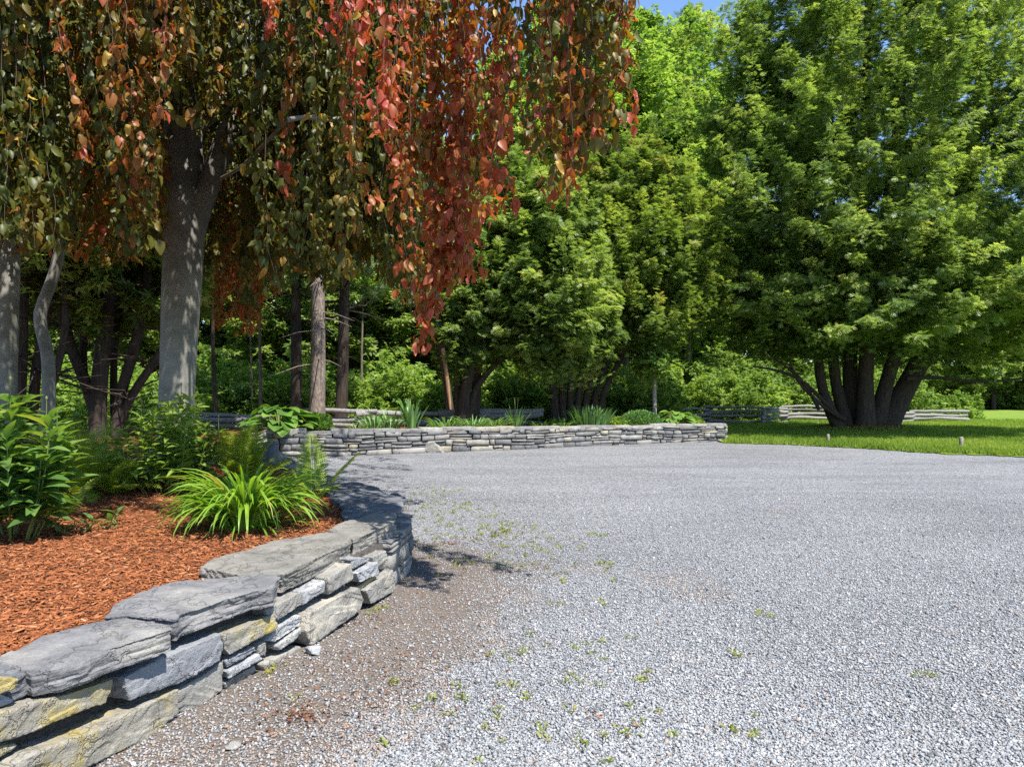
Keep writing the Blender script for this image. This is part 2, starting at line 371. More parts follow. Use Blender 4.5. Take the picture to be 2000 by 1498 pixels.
def fbm(x, y, s, seed=0, o=4):
    g = RNG(seed); r = 0; a = 1
    for k in range(o):
        for _ in range(3):
            an = g.random() * 6.28; f = s * 2 ** k * (.7 + .6 * g.random())
            r = r + a * np.sin((x * math.cos(an) + y * math.sin(an)) * f + g.random() * 6.28) / 3
        a *= .55
    return r
mb = MB(); mb.add([(-400, -100, -.05), (400, -100, -.05), (400, 700, -.05), (-400, 700, -.05)], [(0, 1, 2, 3)])
tag(mb.build('ground', M['floor']), kind='structure')
mb = MB()
def gz(x, y): return .02 * fbm(x, y, .35, 4, 2) * sm(6, 9, np.abs(y - 6) + 6) * 0 + 0 * x
V1 = grid(mb, -8, 4, -2, 12, .1, gz); V2 = grid(mb, 4, 28, -2, 12, 1, gz); V3 = grid(mb, -8, 28, 12, 26, .5, gz)
VV = np.concatenate([V1, V2, V3]); dw = polydist(np.vstack([WN, WB[:12]]), VV[:, 0], VV[:, 1])
dirt = 1.05 * np.exp(-(dw / 1.3) ** 2) * (1 - sm(6., 8.5, VV[:, 1])) * .95
dirt *= np.where(VV[:, 1] < 4.2, 1., 1.) 
dfar = polydist(WF, VV[:, 0], VV[:, 1]); dirt = np.maximum(dirt, .5 * np.exp(-(dfar / .5) ** 2))
tag(mb.build('gravel_driveway', M['gravel'], extra={'dirt': ('POINT', dirt)}), kind='structure')

LAWN = [(6.6, 21.9), (8.4, 21.0), (9.8, 19.6), (10.8, 17.9), (12.2, 17.05), (15, 16.2), (22, 15.2), (40, 14), (40, 75), (6, 75), (-2, 36), (-2, 31), (6.5, 26)]
def lawnz(x, y): return .02 + .05 * sm(0, 1.2, polydist(LAWN[:8], x, y)) + .03 * fbm(x, y, .25, 8, 2) * sm(0, 3, polydist(LAWN[:8], x, y)) + .32 * np.exp(-(((x - 13.2) / 2.4) ** 2 + ((y - 26.8) / 2.) ** 2)) + .25 * sm(32, 60, y)
mb = MB(); grid(mb, -3, 40, 14, 75, .25, lawnz, lambda x, y: inside(LAWN, x, y))
tag(mb.build('lawn', M['lawn']), kind='structure')
g = RNG(5); n = 150000
yy = 14 + 26 * g.random(n) ** 1.5; xx = 5.5 + g.random(n) * (yy * .78 - 5.5)
k = inside(LAWN, xx + .2 * fbm(xx, yy, 3, 6), yy + .22 * fbm(xx, yy, 3, 7)); xx, yy = xx[k], yy[k]; n = len(xx)
k2 = (((xx - 13.2) / 1.7) ** 2 + ((yy - 26.7) / 1.) ** 2 > .7 + .5 * g.random(n)); xx, yy = xx[k2], yy[k2]; n = len(xx)
edge = polydist(LAWN[:8], xx, yy)
mb = MB(); D = unit(np.stack([g.normal(0, .45, n), g.normal(0, .45, n), np.ones(n)], 1))
scatter(mb, np.array([(-.1, 0, 0), (.1, 0, 0), (0, 1, .15)]), np.array([(0, 1, 2)]), np.stack([xx, yy, lawnz(xx, yy) - .01], 1), D, unit(g.normal(size=(n, 3))),
        .075 + .06 * g.random(n) + .04 * (edge < .3), np.clip(.5 + .25 * fbm(xx, yy, 1.2, 3) + g.normal(0, .18, n), 0, 1))
tag(mb.build('grass', M['grass']), kind='stuff')
mb = MB()
th = np.linspace(0, 2 * np.pi, 40, endpoint=False); rr = [1, .8, .55, .3, 0.02]; g = RNG(2)
wob = 1 + .12 * np.sin(3 * th + 1) + .08 * np.sin(7 * th); V = []
for r_ in rr:
    x = 13.2 + 2.3 * r_ * wob * np.cos(th); y = 26.75 + 1.45 * r_ * wob * np.sin(th); V.append(np.stack([x, y, lawnz(x, y) + .012 + .05 * (1 - r_)], 1))
V = np.concatenate(V); q = [(a * 40 + b, a * 40 + (b + 1) % 40, (a + 1) * 40 + (b + 1) % 40, (a + 1) * 40 + b) for a in range(4) for b in range(40)]
mb.add(V, q); tag(mb.build('ground_under_cedar', M['mulch'], smooth=True), kind='structure')

# raised bed, behind both walls
def off(line, d):
    t_ = unit(np.gradient(line, axis=0)); nrm = np.stack([-t_[:, 1], t_[:, 0]], 1); return line + nrm * d
BEDP = np.vstack([off(WN, .22), off(WB, .2), off(WF, .2), [(6.7, 24.5), (3, 25.5), (-4, 25), (-9, 24), (-22, 22), (-22, 0), (-3, 0)]])
def bedz(x, y):
    z = .40 + .17 * sm(9, 16, y) - .06 * sm(19.5, 21.5, y) + .02 * fbm(x, y, 1.1, 12) + .012 * fbm(x, y, 5, 13)
    z = z + .22 * np.exp(-(((x + 4.3) / 1.3) ** 2 + ((y - 9.2) / 1.2) ** 2))
    return z - .45 * sm(-10, -20, x) - .42 * sm(23.2, 25, y)
mb = MB(); grid(mb, -22, 7, .5, 26, .1, bedz, lambda x, y: inside(BEDP, x, y))
tag(mb.build('mulch_bed', M['mulch'], smooth=True), kind='structure')
g = RNG(7); n = 110000
yy = 2.4 + 9. * g.random(n) ** 1.7; xx = -.3 - g.random(n) * (yy * .8); k = inside(BEDP, xx + .0, yy); xx, yy = xx[k], yy[k]; n = len(xx)
an = g.random(n) * 6.28; D = np.stack([np.cos(an), np.sin(an), g.normal(0, .22, n)], 1); Nn = unit(np.stack([g.normal(0, .4, n), g.normal(0, .4, n), np.ones(n)], 1))
T_CHIP = np.array([(-.5, -.5, 0), (.5, -.42, .02), (.38, .5, .0), (-.42, .46, -.02), (-.5, -.5, -.12), (.5, -.42, -.12), (.38, .5, -.12), (-.42, .46, -.12)])
mb = MB(); scatter(mb, T_CHIP, np.array([(0, 1, 2, 3), (0, 4, 5, 1), (1, 5, 6, 2), (2, 6, 7, 3), (3, 7, 4, 0)]), np.stack([xx, yy, bedz(xx, yy) + .004 + .016 * g.random(n)], 1), D, Nn,
                   .014 + .038 * g.random(n) ** 1.8, np.clip(g.beta(2, 2.2, n), 0, 1), .12 + .16 * g.random(n))
tag(mb.build('mulch_chips', M['chip']), kind='stuff')
# chips along the far bed edge
g = RNG(8); n = 9000; s_ = g.random(n); li = off(WF, .55); idx = s_ * (len(li) - 1); i0 = idx.astype(int)
pp = li[i0] + (li[np.minimum(i0 + 1, len(li) - 1)] - li[i0]) * (idx - i0)[:, None] + np.stack([g.normal(0, .2, n), g.random(n) * 1.6 - .2], 1)
k = inside(BEDP, pp[:, 0], pp[:, 1]); pp = pp[k]; n = len(pp)

# loose pebbles on the near gravel
g = RNG(9); n = 340000
yy = 2.5 + 8.5 * g.random(n) ** 1.9; xx = (g.random(n) * 2 - 1) * yy * .74
k = ~inside(np.vstack([WN, WB[:25], [(-9, 9), (-9, 0)]]), xx, yy)
dd = polydist(np.vstack([WN, WB[:12]]), xx, yy); dp = np.exp(-(dd / 1.1) ** 2) * (1 - sm(6., 8.5, yy)) + .35 * fbm(xx, yy, 1.7, 21)
k &= g.random(n) > .68 * sm(.35, .75, dp); xx, yy, dp = xx[k], yy[k], dp[k]; n = len(xx)
OV = np.array([(1, 0, 0), (0, 1, 0), (-1, 0, 0), (0, -1, 0), (.1, .1, 1), (-.1, 0, -1)], float) * .5
OF = np.array([(0, 1, 4), (1, 2, 4), (2, 3, 4), (3, 0, 4), (1, 0, 5), (2, 1, 5), (3, 2, 5), (0, 3, 5)])
sz = (.007 + .0095 * g.random(n) ** 1.4) * np.where(g.random(n) < .02, 1.8, 1)
V = OV[None] * (1 + .5 * (g.random((n, 6, 3)) - .5)) * np.stack([1 + g.random(n) * .7, 1 + 0 * sz, .55 + .35 * g.random(n)], 1)[:, None]
an = g.random(n) * 6.28; ti = g.normal(0, .35, n); c, s_ = np.cos(an), np.sin(an)
Vz = V[..., 2] + V[..., 0] * ti[:, None]
V = np.stack([V[..., 0] * c[:, None] - V[..., 1] * s_[:, None], V[..., 0] * s_[:, None] + V[..., 1] * c[:, None], Vz], -1) * sz[:, None, None]
V += np.stack([xx, yy, sz * .22], 1)[:, None]
rn = np.clip(.55 + .2 * g.normal(size=n) + .05 * fbm(xx, yy, 1.2, 22) + .07 * fbm(xx * 1.4 - yy * .5, yy * .5, .9, 23), 0, .955); rn = np.where(g.random(n) < .05, .97 + .03 * g.random(n), rn)
rn = np.where((g.random(n) < .35) & (dp > .4), .965 + .035 * g.random(n), rn)
mb = MB(); mb.add(V, (np.arange(n)[:, None, None] * 6 + OF[None]).reshape(-1, 3), np.repeat(rn, 8))
tag(mb.build('gravel', M['pebble']), kind='stuff')

# weeds sprouting through the gravel, and reddish leaf litter
g = RNG(10); cl = []
for (px, py, nn, sp) in [(860, 960, 26, .35), (920, 990, 30, .4), (890, 1005, 26, .3), (830, 985, 20, .25), (960, 1030, 30, .3), (1000, 1045, 24, .3), (1050, 1060, 22, .3), (850, 1050, 16, .3), (1060, 1090, 14, .3), (1080, 1120, 10, .25), (1165, 1047, 7, .05),
                         (1190, 1105, 7, .05), (1010, 1290, 10, .12), (1150, 1180, 9, .12), (905, 1345, 12, .14), (1090, 1250, 8, .1), (1240, 1330, 6, .08), (830, 1380, 12, .2), (1030, 1430, 18, .3), (1130, 1330, 8, .12), (1250, 1450, 14, .3), (1420, 1440, 8, .2),
                         (1430, 1280, 4, .04), (1500, 1205, 3, .04), (1800, 1318, 4, .03), (745, 1185, 12, .05), (700, 1195, 12, .08), (530, 1310, 9, .05), (345, 1385, 8, .04), (940, 1105, 16, .3), (1180, 1260, 8, .25), (1320, 1380, 6, .25), (990, 1500, 14, .3)]:
    p = G(px, py); nn = nn if py < 1150 else max(3, nn // 2); cl.append(p[:2] + g.normal(0, sp, (nn, 2)) * np.array([1, .9]))
cl = np.concatenate(cl); cl = cl[~inside(np.vstack([off(WN, -.03), off(WB, -.03)[:25], [(-9, 9), (-9, 0)]]), cl[:, 0], cl[:, 1])]
per = 10; base = np.repeat(cl, per, 0) + g.normal(0, .016, (len(cl) * per, 2)); n = len(base)
el = g.random(n) * 1.1 + .1; az = g.random(n) * 6.28
mb = MB(); scatter(mb, *T_SIMPLE, np.column_stack([base, np.full(n, .006)]), np.stack([np.cos(az) * np.cos(el), np.sin(az) * np.cos(el), np.sin(el)], 1), np.tile([0, 0, 1.], (n, 1)) + g.normal(0, .2, (n, 3)),
                   .016 + .028 * g.random(n) ** 1.5, np.clip(g.random(n) * .8 + .12 * fbm(base[:, 0], base[:, 1], 3, 2), 0, 1), .45)
tag(mb.build('gravel_weeds', M['weed']), kind='stuff')
M['litter'] = leafmat('leaf_litter', [(0, (.08, .038, .022)), (.5, (.17, .07, .035)), (1, (.27, .14, .075))], .15, (1.2, 1, .6), .7, .2)
g = RNG(11); cl = []
for (px, py, nn, sx, sy) in [(585, 1400, 90, .07, .03), (560, 1385, 40, .1, .06), (1165, 1400, 16, .03, .02), (820, 1065, 50, .12, .02), (880, 1062, 60, .12, .02), (930, 1055, 60, .14, .025), (985, 1042, 40, .12, .02), (760, 1340, 60, .12, .09), (780, 1290, 50, .2, .08), (700, 1380, 40, .18, .12),
                             (860, 1120, 40, .25, .12), (900, 1180, 36, .25, .1), (650, 1290, 50, .2, .08), (560, 1450, 30, .2, .1), (900, 1330, 40, .22, .1), (970, 1120, 24, .25, .1), (880, 1020, 22, .12, .08), (720, 1215, 30, .12, .06), (1220, 1440, 12, .2, .1), (1300, 1250, 8, .2, .15)]:
    p = G(px, py); cl.append(p[:2] + g.normal(0, 1, (nn, 2)) * np.array([sx, sy * 2]))
cl = np.concatenate(cl); cl = cl[~inside(np.vstack([off(WN, -.02), off(WB, -.02)[:25], [(-9, 9), (-9, 0)]]), cl[:, 0], cl[:, 1])]; n = len(cl)
q = np.column_stack([-1.2 - 4.5 * g.random(400), 2.6 + 6 * g.random(400)]); q = q[inside(BEDP, q[:, 0] , q[:, 1])]
zl_ = np.concatenate([np.full(n, .014), bedz(q[:, 0], q[:, 1]) + .03]); cl = np.concatenate([cl, q]); n = len(cl)
az = g.random(n) * 6.28
mb = MB(); scatter(mb, *T_SIMPLE, np.column_stack([cl, zl_]), np.stack([np.cos(az), np.sin(az), g.normal(0, .35, n)], 1), np.tile([0, 0, 1.], (n, 1)) + g.normal(0, .5, (n, 3)), .012 + .024 * g.random(n), g.random(n), .6)
tag(mb.build('leaf_litter', M['litter']), kind='stuff')

# ------------------------------------------------------------------ stone walls
def voxstone(name, top, bot, mat, parent, vox=.012, seed=0, amp=.008, lay=.006, step=.008):
    """a split slab between two matching outlines, roughened in layers"""
    n = len(top); bm = bmesh.new()
    a = [bm.verts.new(p) for p in top]; b = [bm.verts.new(p) for p in bot]
    bm.faces.new(a); bm.faces.new(b[::-1])
    for i in range(n): bm.faces.new((a[i], b[i], b[(i + 1) % n], a[(i + 1) % n]))
    bmesh.ops.recalc_face_normals(bm, faces=bm.faces[:])
    me = bpy.data.meshes.new(name); bm.to_mesh(me); bm.free()
    tmp = bpy.data.objects.new('tmp', me); COL.objects.link(tmp)
    md = tmp.modifiers.new('r', 'REMESH'); md.mode = 'VOXEL'; md.voxel_size = vox
    sm_ = tmp.modifiers.new('s', 'SMOOTH'); sm_.factor = 0; sm_.iterations = 0
    dg = bpy.context.evaluated_depsgraph_get(); dg.update()
    m2 = bpy.data.meshes.new_from_object(tmp.evaluated_get(dg)); bpy.data.objects.remove(tmp); bpy.data.meshes.remove(me)
    nv = len(m2.vertices); co = np.empty(nv * 3, np.float32); m2.vertices.foreach_get('co', co); co = co.reshape(-1, 3)
    no = np.empty(nv * 3, np.float32); m2.vertices.foreach_get('normal', no); no = no.reshape(-1, 3)
    o_ = seed * 7.31
    for i in range(nv):
        x, y, z = map(float, co[i]); side = 1 - abs(float(no[i][2]))
        d = amp * (mnoise.noise((x * 5 + o_, y * 5, z * 5)) + .5 * mnoise.noise((x * 14 + o_, y * 14, z * 14)) + .3 * mnoise.noise((x * 38, y * 38 + o_, z * 38)))
        l1 = mnoise.noise((x * 3 + o_, y * 3, z * 34)); d += lay * side * (l1 * 1.5 - .6 * (abs(mnoise.noise((x * 2, y * 2 + o_, z * 55))) < .08))
        q_ = mnoise.noise((x * 4 + o_, y * 4, z * 9 + o_)) * 3; d += step * (math.floor(q_) + min(1., (q_ - math.floor(q_)) * 6)) / 3 * (.35 + .65 * side)
        co[i] += no[i] * d
    m2.vertices.foreach_set('co', co.ravel()); m2.polygons.foreach_set('use_smooth', np.zeros(len(m2.polygons), bool))
    m2.update(); m2.name = name; m2.materials.clear(); m2.materials.append(mat)
    o = bpy.data.objects.new(name, m2); COL.objects.link(o); o.parent = parent; return o
# wall face: pixel column -> plan point on the wall foot line
_line = WN[WN[:, 1] > 2.0]; _u = _line[:, 0] / _line[:, 1] * F + 1000
def onface(px, py, inset=.0):
    px_ = np.clip(px, _u[0], _u[-1] - .5)
    y = np.interp(px_, _u, _line[:, 1]); x = np.interp(px_, _u, _line[:, 0])
    i = np.clip(np.searchsorted(_u, px_), 1, len(_u) - 1); tg = _line[i] - _line[i - 1]; tg /= np.linalg.norm(tg)
    nrm = np.array([tg[1], -tg[0]])
    z = H - (py - HOR) / F * y
    return np.array([x + nrm[0] * inset, y + nrm[1] * inset, z]), nrm
wall = thing('dry_stone_wall', 'low dry stone retaining wall with big slate caps beside the gravel, yellow lichen on its nearest stones', 'stone wall', (WN[30][0], WN[30][1], 0))
WOFF = -np.array(wall.location)
def zz(l): return [(x / 2.5, 950 + y / 2.5) for x, y in l]
def facestone(poly, mat, out_=.0, depth=.2, seed=0, vox=.008):
    fr = []; bk = []
    for px, py in zz(poly):
        px = max(px, -180)
        p, nrm = onface(px, py, out_); p[2] = max(p[2], -.04)
        fr.append(p + WOFF); bk.append(p - np.array([nrm[0], nrm[1], 0]) * depth + WOFF)
    voxstone('wall_stone', fr, bk, M[mat], wall, vox, seed, .009, .0, .016)
STONES = [
 ([(-300, 1010), (-20, 925), (80, 935), (60, 990), (0, 1015), (-300, 1110)], 'stone_lichen', .01),
 ([(-120, 1075), (0, 1022), (40, 1015), (105, 1050), (20, 1085), (-100, 1110)], 'stone_pale', -.03),
 ([(-250, 1190), (0, 1110), (150, 1060), (330, 1010), (560, 932), (565, 960), (520, 1060), (330, 1125), (180, 1190), (0, 1250), (-250, 1335)], 'stone_lichen', .0),
 ([(-250, 1360), (0, 1282), (90, 1260), (95, 1272), (0, 1332), (-250, 1430)], 'stone_lichen', -.02),
 ([(-250, 1460), (0, 1372), (130, 1290), (250, 1252), (480, 1165), (600, 1102), (845, 985), (850, 1105), (740, 1195), (560, 1290), (330, 1400), (100, 1500), (-200, 1560)], 'stone_lichen', .03),
 ([(580, 930), (770, 830), (1060, 715), (1065, 790), (1048, 850), (850, 960), (610, 1038), (592, 985)], 'stone_grey', .03),
 ([(862, 1000), (980, 930), (1088, 855), (1090, 990), (1000, 1060), (900, 1125), (860, 1085)], 'stone_warm', .0),
 ([(1080, 722), (1190, 680), (1328, 618), (1340, 690), (1210, 760), (1110, 825), (1078, 790)], 'stone_yellow', .02),
 ([(1100, 850), (1240, 780), (1258, 802), (1110, 885)], 'stone_grey', .0),
 ([(1105, 897), (1258, 815), (1275, 842), (1115, 935)], 'stone_pale', .01),
 ([(1110, 960), (1270, 868), (1278, 895), (1200, 985), (1120, 990)], 'stone_warm', -.02),
 ([(1292, 602), (1400, 550), (1475, 515), (1480, 575), (1360, 652), (1310, 630)], 'stone_warm', .0),
 ([(1478, 512), (1588, 458), (1592, 512), (1482, 578)], 'stone_pale', .0),
 ([(1345, 690), (1470, 625), (1480, 645), (1468, 682), (1350, 760), (1312, 755)], 'stone_pale', .0),
 ([(1350, 778), (1470, 690), (1470, 722), (1370, 800)], 'stone_grey', .0),
 ([(1268, 772), (1302, 755), (1308, 825), (1278, 830)], 'stone_warm', -.01),
 ([(1490, 612), (1600, 552), (1730, 492), (1762, 550), (1742, 600), (1620, 690), (1500, 772), (1472, 705)], 'stone_warm', .03),
 ([(1590, 445), (1715, 372), (1725, 450), (1602, 528)], 'stone_warm', .01),
 ([(1730, 422), (1830, 368), (1840, 430), (1745, 470)], 'stone_pale', .02),
 ([(1728, 352), (1822, 345), (1822, 362), (1732, 405)], 'stone_grey', -.02),
 ([(1825, 345), (1890, 312), (1897, 358), (1838, 400)], 'stone_warm', -.01),
 ([(1745, 500), (1835, 440), (1862, 432), (1760, 515)], 'stone_lichen', -.02),
 ([(1772, 505), (1908, 405), (1918, 505), (1800, 572)], 'stone_warm', .02),
 ([(1290, 862), (1475, 782), (1480, 805), (1300, 895)], 'stone_warm', -.01),
]
for i, (p_, m_, o_) in enumerate(STONES): facestone(p_, m_, o_, .17, i + 1)
def cap(top, zt, botf, mat, seed, thick):
    tp = [G(px, py, zt) + WOFF for px, py in zz(top)]
    c = np.mean(tp, 0); bt = []
    for p in tp:
        q = c + (p - c) * botf; q[2] = p[2] - thick; bt.append(q)
    voxstone('cap_stone', tp, bt, M[mat], wall, .009, seed, .012, .007, .022)
cap([(-330, 1010), (-250, 930), (-80, 872), (20, 848), (110, 862), (140, 895), (75, 935), (-60, 975)], .455, .97, 'slate_dark_shade', 30, .08)
cap([(0, 850), (20, 820), (200, 730), (380, 680), (500, 655), (640, 648), (790, 668), (850, 692), (740, 728), (480, 805), (300, 872), (150, 912), (120, 890)], .462, .985, 'slate', 31, .10)
cap([(500, 640), (560, 580), (700, 510), (860, 465), (1100, 440), (1300, 425), (1368, 440), (1335, 490), (1240, 505), (1100, 550), (885, 622), (860, 650), (760, 645), (620, 625)], .47, .985, 'slate', 32, .105)
cap([(985, 392), (1080, 350), (1250, 290), (1420, 250), (1600, 222), (1700, 232), (1718, 262), (1640, 305), (1500, 368), (1380, 425), (1200, 435), (1110, 418)], .475, .985, 'slate_warm', 33, .12)
cap([(1600, 212), (1700, 168), (1850, 125), (1920, 130), (1932, 168), (1850, 205), (1725, 258), (1690, 240)], .47, .985, 'slate_warm', 34, .13)
# caps round the bend, shade put into their darker slate (traced in their own zoom: x4, from 600,850)
def z4(l): return [((600 + x / 4.) * 2.5, (850 + y / 4. - 950) * 2.5) for x, y in l]
cap(z4([(260, 610), (300, 560), (480, 530), (640, 500), (740, 505), (750, 545), (700, 580), (560, 620), (380, 655), (300, 650)]), .45, .98, 'slate_dark_shade', 35, .10)
cap(z4([(260, 530), (380, 470), (560, 470), (700, 455), (765, 480), (760, 505), (600, 515), (420, 540), (300, 565)]), .46, .98, 'slate_dark_shade', 36, .08)
cap(z4([(180, 480), (260, 430), (420, 420), (580, 440), (640, 465), (500, 480), (330, 500), (230, 520)]), .47, .98, 'slate_dark_shade', 37, .07)
cap(z4([(90, 430), (170, 375), (400, 368), (540, 405), (590, 435), (420, 430), (260, 445), (180, 460)]), .47, .98, 'slate_dark_shade', 38, .08)
cap(z4([(-60, 380), (20, 330), (120, 320), (180, 350), (150, 380), (60, 395)]), .47, .98, 'slate_dark_shade', 39, .08)

def course_wall(line, hts, zt0, zt1, seed, mb, wmin=.18, wmax=.55, prot=.03, depth=.16, wn=None):
    """rough coursed stones along a plan line; each stone a chipped block"""
    g = RNG(seed); s = np.concatenate([[0], np.cumsum(np.linalg.norm(np.diff(line, axis=0), axis=1))]); Ltot = s[-1]
    def at(q, z, o):
        x = np.interp(q, s, line[:, 0]); y = np.interp(q, s, line[:, 1])
        x1 = np.interp(q + .05, s, line[:, 0]) - np.interp(q - .05, s, line[:, 0]); y1 = np.interp(q + .05, s, line[:, 1]) - np.interp(q - .05, s, line[:, 1])
        l = math.hypot(x1, y1) or 1; return np.array([x + y1 / l * o, y - x1 / l * o, z])
    ph = g.random(8) * 6
    def zc(k, q):
        zt = zt0 + (zt1 - zt0) * q / Ltot; f = hts[k]
        return zt * (f + (.035 * math.sin(q * 1.3 + ph[k]) + .02 * math.sin(q * 3.7 + ph[k] * 2)) * (0 < k < len(hts) - 1))
    out_ = []
    for k in range(len(hts) - 1):
        q = -.1 * g.random()
        while q < Ltot:
            w = (wmin + (wmax - wmin) * g.random() ** 1.6) * (1.15 if k == 0 else 1)
            a, b = max(q, 0), min(q + w, Ltot)
            q += w
            if b - a < .06: continue
            subs = [(0, 1)]
            if g.random() < .38: m_ = .35 + .3 * g.random(); subs = [(0, m_), (m_, 1)]
            for (f0, f1) in subs:
                gp = .010; ja = lambda: (g.random() - .5) * .05
                co = []
                for (qq, ff) in ((a + gp, f0), (b - gp, f0), (b - gp, f1), (a + gp, f1)):
                    zlo, zhi = zc(k, qq), zc(k + 1, qq); z = zlo + (zhi - zlo) * ff + (gp * .6 if ff == f0 else -gp * .6)
                    co.append((qq + ja() * .8, z + ja() * .45 * (0 < ff < 1 or k > 0)))
                pr = prot * (g.random() - .35)
                cq = np.mean(co, 0); V = []
                mids = []
                for i in range(4):
                    mids += [co[i], ((co[i][0] + co[(i + 1) % 4][0]) / 2 + ja() * .4, (co[i][1] + co[(i + 1) % 4][1]) / 2 + ja() * .35)]
                for (qq, z) in mids: V.append(at(qq, z, pr - depth))
                for (qq, z) in mids: V.append(at(qq, z, pr - .012 - .01 * g.random()))
                for (qq, z) in mids:
                    V.append(at(cq[0] + (qq - cq[0]) * (1 - .022 / max(.05, b - a)), cq[1] + (z - cq[1]) * .955, pr + .012 + .016 * (g.random() - .5)))
                V.append(at(cq[0], cq[1], pr + .014 + .02 * (g.random() - .5)))
                V = np.array(V); fq = [(r * 8 + i, r * 8 + (i + 1) % 8, (r + 1) * 8 + (i + 1) % 8, (r + 1) * 8 + i) for r in (0, 1) for i in range(8)]
                rn = g.random(); m0 = mb.n
                mb.add(V, fq, rn); mb.v.append(np.zeros((0, 3))); mb.f.append(np.array([(16 + i, 16 + (i + 1) % 8, 24) for i in range(8)]) + m0); mb.a.append(np.full(8, rn))
    return at
def wallcore(line, zt0, zt1, d0, d1, name, parent):
    mb = MB(); n = len(line); a = off(line, d0); b = off(line, d1); zt = np.linspace(zt0, zt1, n)
    V = np.concatenate([np.column_stack([a, np.full(n, -.03)]), np.column_stack([a, zt]), np.column_stack([b, zt]), np.column_stack([b, np.full(n, -.03)])])
    i = np.arange(n - 1); q = np.concatenate([np.stack([r * n + i, r * n + i + 1, (r + 1) * n + i + 1, (r + 1) * n + i], 1) for r in range(3)])
    o_ = -np.array(parent.location); mb.add(V + o_, q); mb.add((V + o_)[[0, n, 2 * n, 3 * n]], [(0, 1, 2, 3)]); mb.add((V + o_)[[n - 1, 2 * n - 1, 3 * n - 1, 4 * n - 1]], [(0, 1, 2, 3)])
    return mb.build(name, M['core'], parent)
wallcore(WN, .33, .37, .09, .30, 'rubble_core', wall); wallcore(WB, .34, .38, .14, .32, 'rubble_core', wall)
WC = np.vstack([WN[WN[:, 1] > 5.42], WB[1:]]); mb = MB(); course_wall(off(WC, .05), [-.06, .34, .62, .80, .92], .42, .46, 41, mb, .18, .5, .025)
for v_ in mb.v: v_ += WOFF if len(v_) else 0
mb.build('bend_stonework', M['stone_mix'], wall)
# caps over the rest of the bend
def capcourse(line, q0, q1, z0, z1, th, seed, parent, wmin, wmax, mat, over=.03, deep=.34):
    g = RNG(seed); s = np.concatenate([[0], np.cumsum(np.linalg.norm(np.diff(line, axis=0), axis=1))]); q = q0; W0 = -np.array(parent.location)
    lo = off(line, -over); hi = off(line, deep)
    while q < q1 - .1:
        w = wmin + (wmax - wmin) * g.random(); b = min(q + w, q1); n = 5; mb = MB(); V = []
        tz = z0 + (z1 - z0) * (q - q0) / (q1 - q0) + .012 * g.normal(); tl = .012 * g.normal(); ps = []
        ex = over * g.random() * .6; inn = deep * .35 * g.random()
        for i in range(n):
            qq = q + .008 + (b - q - .016) * i / (n - 1); ps.append((qq, -1, ex + .012 * g.normal()))
        for i in range(n):
            qq = b - .008 - (b - q - .016) * i / (n - 1); ps.append((qq, 1, inn + .03 * g.normal()))
        def pt(qq, sd, e, z):
            L_ = lo if sd < 0 else hi; x = np.interp(qq, s, L_[:, 0]); y = np.interp(qq, s, L_[:, 1])
            x2 = np.interp(qq, s, line[:, 0]); y2 = np.interp(qq, s, line[:, 1]); l = math.hypot(x - x2, y - y2) or 1
            return np.array([x - (x - x2) / l * e, y - (y - y2) / l * e, z])
        m_ = len(ps)
        r0 = [pt(*p, tz - th * (1 + .15 * g.normal())) for p in ps]; r1 = [pt(*p, tz - .012 + tl * i / n) for i, p in enumerate(ps)]
        c = np.mean(r1, 0); r2 = [c + (p - c) * .955 + np.array([0, 0, .014]) for p in r1]
        V = np.array(r0 + r1 + r2 + [c + np.array([0, 0, .016])]) + W0
        mb.add(V, [(r * m_ + i, r * m_ + (i + 1) % m_, (r + 1) * m_ + (i + 1) % m_, (r + 1) * m_ + i) for r in (0, 1) for i in range(m_)], g.random())
        rn = mb.a[-1][0]; mb.f.append(np.array([(2 * m_ + i, 2 * m_ + (i + 1) % m_, 3 * m_) for i in range(m_)])); mb.v.append(np.zeros((0, 3))); mb.a.append(np.full(m_, rn))
        mb.f.append(np.array([(m_ - 1 - 2 * 0, 0, 1), ]) * 0 + np.array([(0, m_ // 2, m_ - 1)])); mb.a.append(np.array([rn]))
        mb.build('cap_stone', M[mat], parent)
        q = b
capcourse(WB, 3.1, 12., .47, .62, .07, 43, wall, .4, .8, 'stone_mix', .04, .4)
w2 = thing('dry_stone_wall', 'long grey dry stone wall at the far edge of the gravel, holding up the bed of irises', 'stone wall', (WF[40][0], WF[40][1], 0))
mb = MB(); course_wall(WF, [-.06, .22, .48, .70, .90], .645, .56, 51, mb, .16, .7, .04)
for v_ in mb.v: v_ += (-np.array(w2.location)) if len(v_) else 0
ENDL = np.array([(6.8, 22.7), (6.92, 23.2), (6.95, 24.2)])
mb2 = MB(); course_wall(ENDL, [-.06, .17, .36, .56, .74, .98], .56, .54, 52, mb2, .25, .5, .03)
for v_, f_, a_ in zip(mb2.v, mb2.f, mb2.a): pass
nb = mb.n
mb.v += [v_ - np.array(w2.location) if len(v_) else v_ for v_ in mb2.v]; mb.f += [f_ + nb for f_ in mb2.f]; mb.a += mb2.a; mb.n += mb2.n
mb.build('stonework', M['stone_mix'], w2)
wallcore(WF, .57, .50, .08, .35, 'rubble_core', w2)
sF = float(np.linalg.norm(np.diff(WF, axis=0), axis=1).sum())
capcourse(WF, 0, sF, .645, .56, .085, 53, w2, .35, .95, 'stone_mix', .015, .36)
